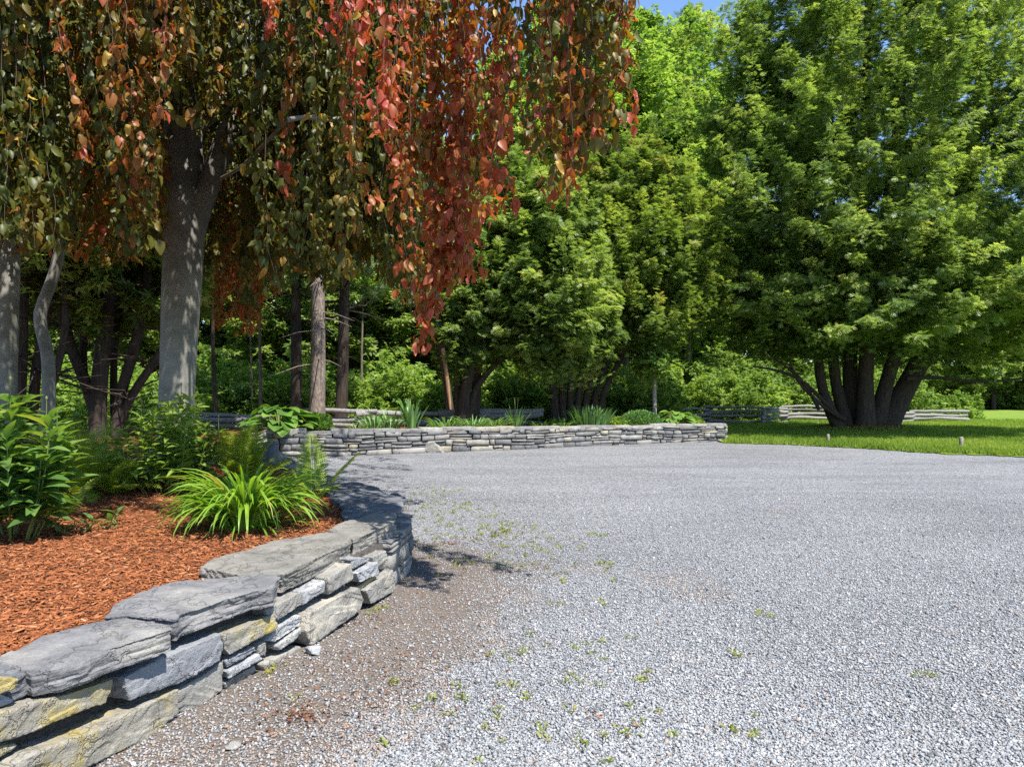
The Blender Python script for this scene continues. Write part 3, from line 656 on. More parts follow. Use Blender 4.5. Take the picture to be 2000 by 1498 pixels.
# the pale triangular boulder set in the foot of the far wall
p0 = G(833, 884); 
tri = [(820, 886), (826, 872), (836, 862), (845, 862), (856, 872), (866, 886)]
fr = []; bk = []
for px, py in tri:
    d = p0[1] - .07; p = P(px, py, d); p[2] = max(p[2], -.03); fr.append(p - np.array(w2.location)); bk.append(p + np.array([.03, .25, 0]) - np.array(w2.location))
voxstone('corner_boulder', fr, bk, M['stone_warm'], w2, .02, 77, .01, .004)
# loose stones
def rock(name, label, loc, sx, sy, sz, mat, seed, rz=0):
    bm = bmesh.new(); bmesh.ops.create_icosphere(bm, subdivisions=4, radius=1); g = RNG(seed); pl = [unit(g.normal(size=3)) for _ in range(9)]; ds = .62 + .25 * g.random(9)
    for v_ in bm.verts:
        c = np.array(v_.co)
        for p_, d_ in zip(pl, ds):
            e = c @ p_
            if e > d_: c = c - p_ * (e - d_) * .95
        c = c * (1 + .05 * mnoise.noise(Vector(c * 3 + seed)) + .025 * mnoise.noise(Vector(c * 9 + seed)))
        v_.co = c * np.array([sx, sy, sz])
    me = bpy.data.meshes.new(name); bm.to_mesh(me); bm.free(); me.polygons.foreach_set('use_smooth', np.ones(len(me.polygons), bool)); me.materials.append(M[mat])
    o = bpy.data.objects.new(name, me); COL.objects.link(o); o.location = loc; o.rotation_euler = (0, 0, rz); return tag(o, label, 'stone')
p = G(603, 1277); rock('loose_stone', 'small pale loose stone lying on the dirt at the foot of the slate capped wall', (p[0] + .03, p[1], .02), .055, .04, .035, 'stone_pale', 3)
p = G(455, 1462); rock('loose_stone', 'white wedge of rock lying alone on the dirt in front of the lichened wall', (p[0], p[1], .012), .034, .026, .02, 'stone_warm', 5, .6)

# ------------------------------------------------------------------ foliage machinery
def perp(a):
    r = np.where(np.abs(a[:, 2:3]) < .9, np.array([[0, 0, 1.]]), np.array([[1., 0, 0]])); u = unit(np.cross(a, r)); return u, np.cross(a, u)
def boughs(g, tips, axis, blen, bwid, per, up=.1, droop=.2, flat=.42):
    m = len(tips); axis = unit(axis); u, w = perp(axis); blen = np.broadcast_to(np.asarray(blen, float), (m,)); bw = blen * bwid
    t_ = g.random((m, per)) ** .75; an = g.random((m, per)) * 6.28; rr = bw[:, None] * (1.05 - .85 * t_) * np.sqrt(g.random((m, per)))
    c, s = np.cos(an), np.sin(an)
    pos = tips[:, None] - axis[:, None] * (blen[:, None] * (1 - t_))[..., None] + u[:, None] * (rr * c)[..., None] + w[:, None] * (rr * s * flat)[..., None]
    pos[..., 2] -= droop * blen[:, None] * ((rr / bw[:, None]) ** 2 + t_ ** 2 * .5)
    D = axis[:, None] * .8 + u[:, None] * (c * .75)[..., None] + w[:, None] * (s * .5)[..., None] + g.normal(0, .28, (m, per, 3)); D[..., 2] = D[..., 2] * .6 + up - .28
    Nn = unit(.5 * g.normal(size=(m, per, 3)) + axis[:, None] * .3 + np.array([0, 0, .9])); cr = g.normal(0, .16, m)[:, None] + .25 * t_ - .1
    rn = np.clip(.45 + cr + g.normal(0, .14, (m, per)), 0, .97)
    return pos.reshape(-1, 3), D.reshape(-1, 3), Nn.reshape(-1, 3), rn.ravel()
def tips_prof(g, n, prof, z0, z1, lob=.15, rlo=.8, rhi=1.05):
    ts = np.linspace(0, 1, 60); rs = np.interp(ts, [p[0] for p in prof], [p[1] for p in prof]); cdf = np.cumsum(rs + .15 * rs.max()); cdf /= cdf[-1]
    t_ = np.interp(g.random(n), cdf, ts); an = g.random(n) * 6.28; p1, p2 = g.random(2) * 6.28
    r = np.interp(t_, ts, rs) * (1 + lob * np.sin(3 * an + p1 + 4 * t_) + lob * .7 * np.sin(5 * an + p2 - 7 * t_)) * (rlo + (rhi - rlo) * g.random(n))
    rad = np.stack([np.cos(an), np.sin(an), np.zeros(n)], 1)
    return rad * r[:, None] + np.array([0, 0, 1.]) * (z0 + (z1 - z0) * t_)[:, None], rad, t_
def limbs(mb, g, tips, trunkfn, k=7, r0=.05, sides=4):
    for tp in tips:
        z = max(.3, tp[2] - .45 * math.hypot(tp[0], tp[1]) - .2); b = trunkfn(z); s = np.linspace(0, 1, k)[:, None]
        p = b + (tp - b) * s; p[:, 2] += -.15 * np.linalg.norm(tp - b) * np.sin(np.pi * s[:, 0]) ; p[1:-1] += g.normal(0, .04, (k - 2, 3))
        mb.tube(p, np.linspace(r0, .012, k), sides, .5, cap=False)

def crown(name, parent, mat, parts, seed, tmpl, leaf, per, off_=(0, 0, 0)):
    """parts: list of (centre xy, profile, z0, z1, boughs, bough length, bough width, up angle, droop)"""
    g = RNG(seed); mb = MB(); tt = []
    for (cx, cyy, prof, z0, z1, nb_, bl, bw, upa, dr) in parts:
        for (frac, lo, hi) in ((1., .8, 1.06), (.3, .35, .75)):
            tp, rad, t_ = tips_prof(g, int(nb_ * frac), prof, z0, z1, .14, lo, hi); tp = tp + np.array([cx, cyy, 0]); tt.append(tp)
            e = (upa + .35 * g.normal(size=len(tp))) + .5 * t_; ax = rad * np.cos(e)[:, None] + np.array([0, 0, 1.]) * np.sin(e)[:, None] + g.normal(0, .25, (len(tp), 3))
            ps, D, Nn, rn = boughs(g, tp, ax, bl * (.7 + .6 * g.random(len(tp))), bw, per, .05, dr)
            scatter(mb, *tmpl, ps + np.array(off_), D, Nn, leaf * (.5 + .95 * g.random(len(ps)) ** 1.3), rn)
    o = mb.build(name, mat, parent); return o, np.concatenate(tt)

def stemtrunk(mb, pts, r0, r1, k=9, seed=0, flare=1.4, n=14, wob=.12):
    pts = smooth_line(pts, n); r = np.linspace(r0, r1, n); r[0] *= flare; r[1] *= 1 + (flare - 1) * .35
    mb.tube(pts, r, k, .5, wob, seed); return pts

# ------------------------------------------------------------------ big cedar on the right
loc = np.array([13.2, 26.7, 0.]); lz = float(lawnz(loc[0], loc[1]))
big = thing('cedar_tree', 'huge multi trunked green cedar spreading over the lawn behind the driveway', 'tree', (loc[0], loc[1], lz))
g = RNG(60); d = 26.7
def L(px, py, dd=26.7): return P(px, py, dd) - np.array([loc[0], loc[1], lz])
stems = [[(1640, 838), (1612, 790), (1600, 735), (1595, 640), (1560, 400), (1530, 60)], [(1655, 838), (1640, 780), (1625, 720), (1630, 600), (1620, 300), (1630, -100)], [(1672, 840), (1665, 780), (1658, 720), (1665, 560), (1690, 250), (1700, -180)],
         [(1690, 842), (1690, 780), (1690, 700), (1720, 500), (1760, 200), (1770, -150)], [(1708, 842), (1725, 770), (1740, 715), (1790, 560), (1830, 300), (1835, -180)], [(1722, 845), (1750, 790), (1785, 725), (1860, 600), (1900, 350), (1930, -80)]]
rads = [.2, .22, .3, .3, .26, .38]
for i, (st, r_) in enumerate(zip(stems, rads)):
    mb = MB(); pts = [L(px, py, d + (i % 3 - 1) * .35) for px, py in st]; pts[0][2] = -.15
    stemtrunk(mb, pts, r_, .07, 11, 60 + i, 1.35, 22); mb.build('trunk', M['bark_dark'], big, True)
for (st, r_) in ([[(1640, 815), (1600, 775), (1570, 745), (1530, 725), (1470, 715)], .09], [[(1600, 800), (1585, 770), (1560, 735), (1500, 690)], .07], [[(1770, 740), (1830, 735), (1880, 745), (1960, 745), (2050, 730)], .08], [[(1650, 820), (1615, 800), (1560, 750), (1540, 700)], .08]):
    mb = MB(); stemtrunk(mb, [L(px, py, d - .8) for px, py in st], r_, .03, 7, 3, 1., 12); mb.build('limb', M['bark_dark'], big, True)
sp = [(0, .5), (.1, .85), (.3, 1), (.6, .8), (.85, .45), (1, .1)]
def sc(pr, r): return [(a, b * r) for a, b in pr]
parts = []
for (px, r_, z0, z1, dy, nb_) in [(1470, 2.6, 4.2, 16.2, .3, 190), (1560, 2.7, 3.6, 18.5, -1.2, 230), (1660, 2.5, 4., 19.5, .6, 200), (1755, 2.5, 3.8, 19., -.9, 190), (1850, 2.3, 4., 20, .6, 150), (1950, 2.4, 4.0, 20.5, -.4, 170), (2040, 2.6, 3.8, 19, .3, 150), (1620, 2.6, 5, 18, 2., 90)]:
    x = (px - 1000) / F * d - loc[0]; parts.append((x, dy, sc(sp, r_), z0, z1, int(nb_ * .75), 1.9, .2, .6, .16))
parts.append((.6, -.2, [(0, 5.2), (.25, 6.1), (.6, 5.6), (1, 3.6)], 3.1, 7.4, 420, 2.0, .24, .15, .22))
parts.append((.2, -.3, [(0, 6.0), (.3, 6.3), (.7, 5.6), (1, 4.2)], 6.5, 18.5, 420, 2.1, .2, .5, .2))
parts.append((5.6, -.8, [(0, 3.6), (.4, 4.2), (1, 3.)], 3.1, 8., 190, 1.9, .25, .1, .22))
parts.append((.3, -.5, [(0, 3.2), (.4, 4.5), (1, 4)], 3.3, 5.4, 130, 1.8, .26, .0, .25))
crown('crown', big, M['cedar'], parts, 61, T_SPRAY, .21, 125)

# ------------------------------------------------------------------ cedars behind the far bed
def cedar(px, d, base_z, label, stems_, parts_, mat, seed, leaf, per, tmpl=T_SPRAY, bark_='bark_dark', cat='tree', name='cedar_tree', group=None):
    loc = np.array([(px - 1000) / F * d, d, base_z]); tr = thing(name, label, cat, loc, 0, group)
    for i, (pts, r0, r1) in enumerate(stems_):
        mb = MB(); pp = [P(a, b, d + c) - loc for a, b, c in pts]; pp[0][2] = -.1
        stemtrunk(mb, pp, r0, r1, 9, seed + i, 1.3, 16); mb.build('trunk', M[bark_], tr, True)
    ps = []
    for (cx, cyy, prof, pz0, pz1, nb_, bl, bw, upa, dr) in parts_:
        ps.append(((cx - px) / F * d, cyy, prof, H - (pz0 - HOR) / F * d - base_z, H - (pz1 - HOR) / F * d - base_z, nb_, bl, bw, upa, dr))
    crown('crown', tr, M[mat], ps, seed, tmpl, leaf, per); return tr
dome = [(0, .55), (.15, .9), (.4, 1), (.7, .75), (.9, .4), (1, .08)]
cedar(915, 21.6, .5, 'bushy bright green cedar with gnarled forked trunks above the far wall', [
    ([(905, 815, 0), (908, 760, 0), (925, 700, -.2), (960, 600, -.3), (980, 450, 0)], .20, .05), ([(915, 815, .1), (925, 765, .1), (945, 735, .1), (990, 690, 0), (1040, 640, -.2)], .15, .04),
    ([(900, 815, .2), (895, 750, .3), (890, 690, .2), (900, 550, .2)], .16, .05), ([(922, 815, .3), (932, 770, .4), (930, 710, .4), (1000, 560, .3), (1040, 380, .2)], .16, .05)],
    [(960, 0, sc(dome, 1.7), 650, 380, 150, 1.2, .3, .35, .25), (1075, -.5, sc(dome, 1.9), 690, 320, 230, 1.3, .3, .35, .25), (905, -.4, sc(dome, 1.0), 700, 500, 80, 1.0, .3, .1, .35), (1010, .8, sc(dome, 1.9), 560, 260, 150, 1.3, .3, .5, .2), (1150, 0, sc(dome, 1.1), 690, 480, 100, 1.1, .3, .15, .3)],
    'cedar', 70, .185, 130)
cedar(1130, 24.6, .45, 'dense olive green cedar on a cluster of dark stems behind the far bed', [
    ([(1085 + 14 * i, 812, .1 * (i % 3)), (1082 + 16 * i, 760, .1), (1070 + 24 * i, 700, .2 * (i % 2)), (1040 + 42 * i, 560, .2), (1060 + 40 * i, 350, .3)], .14 - .006 * i, .04) for i in range(7)],
    [(1260, -.6, sc(dome, 2.3), 640, 270, 260, 1.3, .28, .6, .1), (1330, .2, sc(dome, 1.7), 620, 300, 160, 1.2, .28, .6, .1), (1180, .6, sc(dome, 2.2), 620, 260, 200, 1.3, .28, .6, .1), (1240, 1., sc(dome, 2.), 500, 230, 150, 1.3, .28, .7, .1), (1110, .4, sc(dome, 1.4), 690, 480, 80, 1.1, .3, .2, .25)],
    'cedar_olive', 80, .17, 130)

# pines standing at the back of the far bed
def pine(px_top, px, py, d, r0, z0, label, seed, mat='bark_pine', top=17, spread=2.6, nb_=60, base=.5, group=None):
    loc = np.array([(px - 1000) / F * d, d, base]); tr = thing('pine_tree', label, 'tree', loc, 0, group)
    lx = (px_top - px) / F * d; n = 20
    zt = np.linspace(-.1, top, n); pts = np.stack([lx * np.clip(zt / 5, 0, 1.6), 0 * zt, zt], 1) + np.stack([.03 * np.sin(zt), .03 * np.cos(zt * 1.3), 0 * zt], 1)
    mb = MB(); r = np.linspace(r0, .05, n); r[0] *= 1.25; mb.tube(pts, r, 11, .5, .10, seed)
    o, tt = crown('crown', tr, M['pine'], [(lx, 0, [(0, spread), (.5, spread * .8), (1, .4)], z0, top + 1, nb_, 1.7, .28, .15, .2)], seed, T_TUFT, .26, 45)
    g = RNG(seed); limbs(mb, g, tt[::2], lambda z: np.array([lx * min(z / 5, 1.6), 0, min(z, top)]))
    for _ in range(14):
        z = 1.6 + 3.5 * g.random(); a = g.random() * 6.28; l = .5 + 1.1 * g.random(); b = np.array([lx * z / 5, 0, z]); e = b + np.array([math.cos(a) * l, math.sin(a) * l, -.25 * l]); mb.tube([b, (b + e) / 2 + [0, 0, .06], e], [.02, .014, .006], 4, cap=False)
    mb.build('trunk', M[mat], tr, True); return tr
pine(624, 617, 826, 20.3, .235, 5.2, 'sunlit pine with flaky grey brown bark rising beside the hosta', 91)
pine(580, 577, 815, 24.2, .19, 5., 'shaded dark pine trunk just left of the sunlit flaky pine', 92, 'bark_dark')  # dark bark colour stands in for shade on this pine
pine(676, 664, 815, 23.6, .20, 5., 'shaded dark pine trunk just right of the sunlit flaky pine', 93, 'bark_dark')  # shade put into the bark colour here too
def sapling(px, d, pts, r, label, seed, mat='bark_thin', bz=.35, crown_py=520, nb_=40):
    loc = np.array([(px - 1000) / F * d, d, bz]); tr = thing('sapling', label, 'tree', loc)
    mb = MB(); pp = [P(a, b, d) - loc for a, b in pts]; pp[0][2] = -.1; stemtrunk(mb, pp, r, r * .4, 7, seed, 1.2, 14); mb.build('trunk', M[mat], tr, True)
    tp = pp[-1]; crown('crown', tr, M['broad'], [(tp[0], 0, sc(dome, 1.3), tp[2] - 1.2, tp[2] + 2, nb_, 1., .4, .2, .2)], seed, T_LEAF3, .16, 40); return tr
sapling(508, 24, [(509, 830), (509, 740), (507, 640), (512, 400)], .065, 'thin tan sapling stem standing in sun left of the pines', 95)
sapling(492, 25, [(497, 830), (492, 770), (490, 690), (486, 420)], .04, 'very thin sapling stem close beside the thin tan sapling', 96)
sapling(420, 23, [(424, 830), (418, 740), (415, 640), (425, 420)], .08, 'slim dark sapling between the big beech trunk and the pines', 97, 'bark_dark')
sapling(707, 28, [(707, 815), (707, 750), (706, 700), (712, 500)], .06, 'thin pale sapling deep in the shade right of the three pines', 98)
loc = np.array([(878 - 1000) / F * 20.9, 20.9, .5]); tr = thing('dead_trunk', 'leaning dead tree trunk with a bare tan patch above the iris bed', 'tree', loc)
mb = MB(); pp = [P(a, b, 20.9) - loc for a, b in [(879, 800), (876, 780), (872, 735), (862, 680), (853, 600), (850, 470), (848, 330)]]
stemtrunk(mb, pp, .11, .10, 10, 5, 1.05, 20, .12); mb.build('trunk', M['bark_dark'], tr, True)
mb = MB(); pp = [P(a, b, 20.78) - loc for a, b in [(880, 800), (877, 775), (873, 735), (868, 700), (865, 680)]]; stemtrunk(mb, pp, .05, .06, 8, 6, .6, 10, .1); mb.build('bare_patch', M['bark_tan'], tr, True)

# grey post with a vine bush on it
loc = np.array([(1278 - 1000) / F * 23.6, 23.6, .45]); tr = thing('wooden_post', 'slim weathered grey post topped with a leafy vine, right end of the far bed', 'post', loc)
mb = MB(); hh = H - (700 - HOR) / F * 23.6 - .45; mb.tube(np.array([(0, 0, -.1), (.01, 0, .6), (0, 0, 1.2), (0, 0, hh)]), [.075, .07, .07, .065], 10, .5, .06, 3); mb.build('shaft', M['stake'], tr, True)
crown('vine', tr, M['shrub'], [(.05, 0, sc(dome, .85), hh - .55, hh + .45, 46, .55, .45, .3, .3)], 88, T_LEAF3, .12, 40)

# ------------------------------------------------------------------ woods behind
def woods_tree(name, label, cat, group, base, mats, trunk_r, height, parts_, seed, tmpl, leaf, per):
    tr = thing(name, label, cat, base, 0, group); g = RNG(seed); n = 14; z = np.linspace(-.2, height * .9, n)
    pts = np.stack([.12 * np.sin(z * .4 + seed), .12 * np.cos(z * .3), z], 1); mb = MB(); mb.tube(pts, np.linspace(trunk_r, .04, n), 8, .5, .1, seed); mb.build('trunk', M[mats[0]], tr, True)
    o, tt = crown('crown', tr, M[mats[1]], parts_, seed, tmpl, leaf, per)
    mb = MB(); limbs(mb, g, tt[::5], lambda q: np.array([0, 0, min(q, height * .9)])); mb.build('limbs', M[mats[0]], tr); return tr
def copytree(src, loc, rz, sc_, label=None, group=None):
    c = src.copy(); COL.objects.link(c); c.location = loc; c.rotation_euler = (0, 0, rz); c.scale = (sc_, sc_, sc_)
    if label: c['label'] = label
    if group: c['group'] = group
    for ch in src.children:
        k = ch.copy(); COL.objects.link(k); k.parent = c
    return c
rnd_crown = [(0, .5), (.2, .95), (.45, 1), (.75, .8), (.92, .45), (1, .1)]
def X(px, d): return (px - 1000) / F * d
dec = woods_tree('leafy_tree', 'tall yellow green leafy tree rising behind the olive cedar', 'tree', None, (X(1215, 36), 36, 0), ('bark_thin', 'broad'), .28, 20,
                 [(0, 0, sc(rnd_crown, 3.9), 5, 21.5, 320, 2.2, .38, .5, .12), (2.2, .5, sc(rnd_crown, 2.4), 8, 17, 110, 2, .38, .5, .12)], 101, T_LEAF3, .24, 70)
dec.scale = (.98, .98, .98)
copytree(dec, (X(1345, 42), 42, 0), 2.1, 1.13, 'yellow green leafy tree filling the gap between olive cedar and huge cedar')
copytree(dec, (X(1262, 39), 39, 0), 5.1, 1.06, 'yellow green leafy tree just right of the tall one behind the olive cedar')
copytree(dec, (X(1165, 39), 39, 0), .7, .95, 'yellow green leafy tree seen between the last hanging beech strands')
copytree(dec, (X(1080, 41), 41, 0), 4., 1.15, 'leafy woodland tree half hidden by the red beech leaves above the bright cedar')
ever = woods_tree('evergreen_tree', 'dark evergreen standing deep in the woods behind the copper beech', 'tree', 'evergreens behind the copper beech', (-11, 34, 0), ('bark_dark', 'cedar'), .24, 16,
                  [(0, 0, [(0, 2.3), (.2, 2.9), (.6, 2.1), (1, .3)], 3.2, 17, 260, 1.9, .3, .2, .2)], 102, T_SPRAY3, .34, 60)
g = RNG(103)
for i, (x, y) in enumerate([(-15, 36), (-19, 33), (-24, 30), (-8, 36), (-4.5, 38), (-1, 36), (-12, 41), (2, 39), (-20, 40), (-28, 34), (5.5, 41), (-6.5, 43), (-31, 30), (8.5, 45), (11, 47), (6, 44), (14, 48), (-30, 44), (-36, 42), (-27, 50), (-33, 52), (-42, 46), (-22, 52), (-38, 36), (-15, 50), (-26, 25), (-33, 26)]):
    copytree(ever, (x, y, 0), g.random() * 6, .9 + .3 * g.random())
pin = pine(1235, 1235, 800, 52, .4, 8, 'blue green pine top against the sky, left of the sky gap', 104, top=29, spread=3.6, nb_=150, base=0)
copytree(pin, (X(1345, 55), 55, 0), 1.3, 1.07, 'blue green pine top poking up in the middle of the sky gap')
copytree(pin, (X(1185, 56), 56, 0), 3.3, 1.12, 'tall blue green pine partly screened by the hanging beech leaves at the sky gap')
copytree(pin, (X(1470, 58), 58, 0), 4.3, 1.12, 'blue green pine just right of the sky gap, rising behind the huge cedar')
for i, (x, y, s_) in enumerate([(27, 72, .8), (35, 76, .9), (43, 74, .85), (51, 72, .95), (20, 74, .75), (59, 78, .9)]):
    copytree(dec, (x, y, 0), i * 1.7, s_, 'distant leafy tree beyond the far end of the lawn', 'trees beyond the lawn')
for i, (x, y, s_) in enumerate([(27.5, 51.5, .7), (30.5, 53, .75), (33.5, 52, .75), (37, 55, .8), (40.5, 54, .8)]):
    copytree(ever, (x, y, 0), i * 2.3, s_, 'dark evergreen at the right end of the lawn', 'evergreens at the end of the lawn')

# dark leaning cedar stand on the left
def dark_stand(label, stems_, d, seed, crown_parts, bz=.3):
    loc = np.array([X(stems_[0][0][0][0], d), d, bz]); tr = thing('cedar_tree', label, 'tree', loc)
    for i, (pts, r0, r1) in enumerate(stems_):
        mb = MB(); pp = [P(a, b, d + .25 * (i % 3)) - loc for a, b in pts]; pp[0][2] = -.15; stemtrunk(mb, pp, r0, r1, 9, seed + i, 1.25, 16)
        if i < len(stems_) - 1: mb.build('trunk', M['bark_dark'], tr, True)
    o, tt = crown('crown', tr, M['cedar'], crown_parts, seed, T_SPRAY3, .26, 70)
    g = RNG(seed)
    for _ in range(70):
        a = stems_[g.integers(len(stems_))][0]; k = 1 + g.integers(len(a) - 1); p = P(*a[k], d) - loc; an = g.random() * 6.28; l = .6 + 1.4 * g.random(); e = p + np.array([math.cos(an) * l, math.sin(an) * l, .3 * l * g.normal()])
        mb.tube([p, (p + e) / 2 + g.normal(0, .08, 3), e], [.018, .012, .004], 4, cap=False)
    mb.build('trunk', M['bark_dark'], tr); return tr
dark_stand('dark leaning cedar trunks in a clump just left of the big grey beech trunk', [
    ([(190, 840), (192, 760), (205, 650), (225, 500), (240, 250)], .20, .10), ([(225, 840), (232, 770), (262, 690), (285, 560), (310, 300)], .14, .08), ([(230, 840), (222, 790), (222, 700), (230, 620), (262, 450)], .09, .06),
    ([(205, 840), (180, 770), (140, 690), (110, 560), (60, 300)], .13, .07), ([(215, 840), (250, 780), (300, 710), (345, 640), (420, 480)], .10, .06), ([(212, 840), (160, 740), (165, 640), (160, 520), (150, 300)], .10, .06)],
    15.5, 111, [(0, 0, sc(dome, 3.4), 4.6, 11, 200, 1.5, .3, .3, .2), (-2.5, 1, sc(dome, 2.5), 4.5, 10, 110, 1.5, .3, .3, .2), (2.5, 1., sc(dome, 2.3), 4.7, 10, 100, 1.5, .3, .3, .2), (-1., 1.6, sc(dome, 2.3), 3.0, 6, 70, 1.2, .3, .2, .2)])
dark_stand('dark cedar trunks in deep shade near the left edge of the picture', [
    ([(30, 840), (40, 700), (45, 520), (40, 250)], .15, .08), ([(60, 840), (70, 720), (95, 600), (130, 380)], .12, .06), ([(10, 840), (5, 700), (-20, 500), (-60, 300)], .14, .07), ([(50, 840), (110, 730), (130, 640), (120, 450)], .09, .05)],
    14.5, 117, [(0, 0, sc(dome, 3.), 4.2, 10, 170, 1.5, .3, .3, .2), (-2.5, 1, sc(dome, 2.5), 4., 9, 100, 1.5, .3, .3, .2), (1.5, 1.5, sc(dome, 2.), 3.0, 6, 60, 1.2, .3, .2, .2)])

# shrubs: three built kinds, copied along the wood's edge
def shrub(label, loc, prof, z0, z1, nb_, seed, mat='shrub', leaf=.13, per=46, group=None, tmpl=T_LEAF3, name='shrub', bl=.9, upa=.5):
    tr = thing(name, label, 'shrub', loc, 0, group); g = RNG(seed); o, tt = crown('foliage', tr, M[mat], [(0, 0, prof, z0, z1, nb_, bl, .42, upa, .15)], seed, tmpl, leaf, per)
    mb = MB()
    for tp in tt[::4]:
        b = np.array([tp[0] * .15, tp[1] * .15, -.05]); mb.tube([b, b + (tp - b) * .5 + g.normal(0, .05, 3), tp], [.022, .014, .006], 4, cap=False)
    mb.build('stems', M['twig'], tr); return tr
sh1 = shrub('rounded light green shrub in sun at the lit edge of the woods', (X(1480, 40), 40, 0), sc(dome, 1.9), .2, 2.9, 130, 121, group='sunny shrubs along the woodland edge')
sh2 = shrub('loose mid green shrub in the understory behind the far bed', (-6, 26.5, 0), sc(dome, 1.7), .1, 2.5, 100, 122, 'broad', .15, 44, 'understory shrubs behind the bed')
g = RNG(125); thick = []
for (x, y, s_) in [(26, 52, 1.2), (35, 57, 1.5), (39, 57, 1.4), (43, 58, 1.5), (31, 56.5, 1.4), (23.5, 54, 1.4), (20, 52, 1.4), (46, 56, 1.6), (28, 56, 1.9), (34, 58, 2.), (40, 58, 2.), (24, 59, 2.), (47, 60, 2.1)]:
    thick.append((x, y, s_)) or copytree(sh2, (x, y, .2), g.random() * 6, s_, 'leafy shrub in the distant thicket at the end of the lawn', 'thicket at the end of the lawn')
for (px, d, s_) in [(1345, 41, 1.25), (1400, 42, 1.2), (1450, 43, 1.3), (1500, 42, 1.2), (1555, 43, 1.3), (1620, 42, 1.15), (1425, 39.5, .95), (1585, 40.5, .9), (1310, 40, 1.1), (1700, 39, .95), (1760, 39, 1.), (1390, 46, 1.7), (1530, 47, 1.7), (1470, 49, 2.), (1330, 46, 1.8), (1660, 43, 1.5), (1250, 34, 1.1), (1120, 40, 1.6), (1165, 43, 1.7), (1085, 42, 1.6), (1205, 41, 1.6)]:
    copytree(sh1, (X(px, d), d, 0), g.random() * 6, s_)
for (x, y, s_) in [(-8, 25.5, 1), (-9.8, 26.6, 1.15), (-11.8, 25, 1.1), (-14, 26.5, 1.2), (-3.9, 27, 1.1), (-2.2, 26, .95), (-.6, 27.4, 1.1), (1., 27, .9), (2.6, 28, 1.), (-5, 30, 1.4), (-8.5, 29.5, 1.4), (-12.5, 30, 1.5), (-16.5, 27, 1.3), (-17.5, 24, 1.1), (-20, 26, 1.3), (0, 31, 1.3), (4.2, 29.5, 1.1), (5.4, 28, .9), (-13.2, 22.6, .8), (-10.6, 23.3, .75), (-15.2, 21, .8)] + [(-33 + 3.1 * k, 45.5 + 1.5 * (k % 2), 2.) for k in range(13)]:
    copytree(sh2, (x, y, 0), g.random() * 6, s_)

# far right: young columnar arborvitae and a low hedge
arb = thing('arborvitae', 'young narrow columnar evergreen in a short row at the far end of the lawn', 'shrub', (X(1845, 43), 43, .15), 0, 'row of young columnar evergreens')
crown('foliage', arb, M['broad'], [(0, 0, [(0, .28), (.3, .36), (.75, .22), (1, .04)], .1, 1.55, 60, .4, .35, 1.0, .05)], 131, T_SPRAY3, .12, 22)
mb = MB(); mb.tube([(0, 0, -.05), (0, 0, 1.)], [.04, .02], 6); mb.build('trunk', M['bark_thin'], arb)
for i, (px, s_) in enumerate([(1862, 1.0), (1876, 1.18), (1892, .95), (1906, 1.05)]): copytree(arb, (X(px, 43 + .2 * i), 43 + .2 * i, .15), i, s_)
hd = shrub('low rounded green hedge bush in front of the columnar evergreens', (X(1890, 41), 41, .1), sc(dome, .85), 0, .75, 60, 133, 'shrub', .1, 34, name='hedge_bush', bl=.4)
copytree(hd, (X(1850, 41.5), 41.5, .1), 2, .9, 'low pale hedge bush at the end of the rail fence')

# ------------------------------------------------------------------ split rail fences
def rail_fence(label, nodes, hts, seed, zf):
    tr = thing('rail_fence', label, 'fence', (*nodes[0], zf(*nodes[0]))); W0 = -np.array(tr.location); g = RNG(seed)
    for i, (a, b) in enumerate(zip(nodes[:-1], nodes[1:])):
        a = np.array(a); b = np.array(b); dr = unit((b - a)[None])[0]
        for k, h in enumerate(hts):
            o_ = .06 if i % 2 else -.0
            e0 = np.array([*(a - dr * (.25 + .15 * g.random())), zf(*a) + h + o_ + .03 * g.normal()]); e1 = np.array([*(b + dr * (.25 + .15 * g.random())), zf(*b) + h + o_ + .03 * g.normal()])
            n = 9; s = np.linspace(0, 1, n)[:, None]; p = e0 + (e1 - e0) * s; p[:, 2] += .03 * np.sin(s[:, 0] * 3.1 + g.random() * 3) - .02; p[1:-1] += np.cumsum(g.normal(0, .02, (n - 2, 3)), 0) * np.sin(np.linspace(.3, 2.9, n - 2))[:, None]; p[0, 2] += .05 * g.normal(); p[-1, 2] += .05 * g.normal()
            mb = MB(); mb.tube(p + W0, (.055 + .045 * g.random()) * np.linspace(1, .75, n), 7, .5, .32, int(g.integers(1e6))); mb.build('rail', M['rail'], tr)
    return tr
zb = lambda x, y: float(bedz(np.array(x), np.array(y))) if y < 25 else .0
def zig(pts, step, amp):
    pts = np.asarray(pts, float); s = np.concatenate([[0], np.cumsum(np.linalg.norm(np.diff(pts, axis=0), axis=1))]); n = max(2, int(s[-1] / step) + 1); q = np.linspace(0, s[-1], n)
    L_ = np.stack([np.interp(q, s, pts[:, i]) for i in (0, 1)], 1); t_ = unit(np.gradient(L_, axis=0)); nr = np.stack([-t_[:, 1], t_[:, 0]], 1)
    return [tuple(p + v_ * amp * (1 if i % 2 else -1)) for i, (p, v_) in enumerate(zip(L_, nr))]
rail_fence('grey zigzag split rail fence behind the far flower bed, in front of the woods', zig([(-9.4, 20.4), (-6.4, 20.9), (-2, 22.3), (.6, 23.1)], 2.4, .35), [.06, .24, .42], 141, lambda x, y: float(bedz(np.array(x), np.array(y))) if y < 24.6 else .05)
zl = lambda x, y: float(lawnz(np.array(x), np.array(y)))
rail_fence('grey zigzag split rail fence on the lawn between the far wall and the huge cedar', zig([(7.4, 32.5), (10, 34), (13, 36), (17, 37.5)], 2.3, .55), [.1, .32, .54, .74], 142, zl)
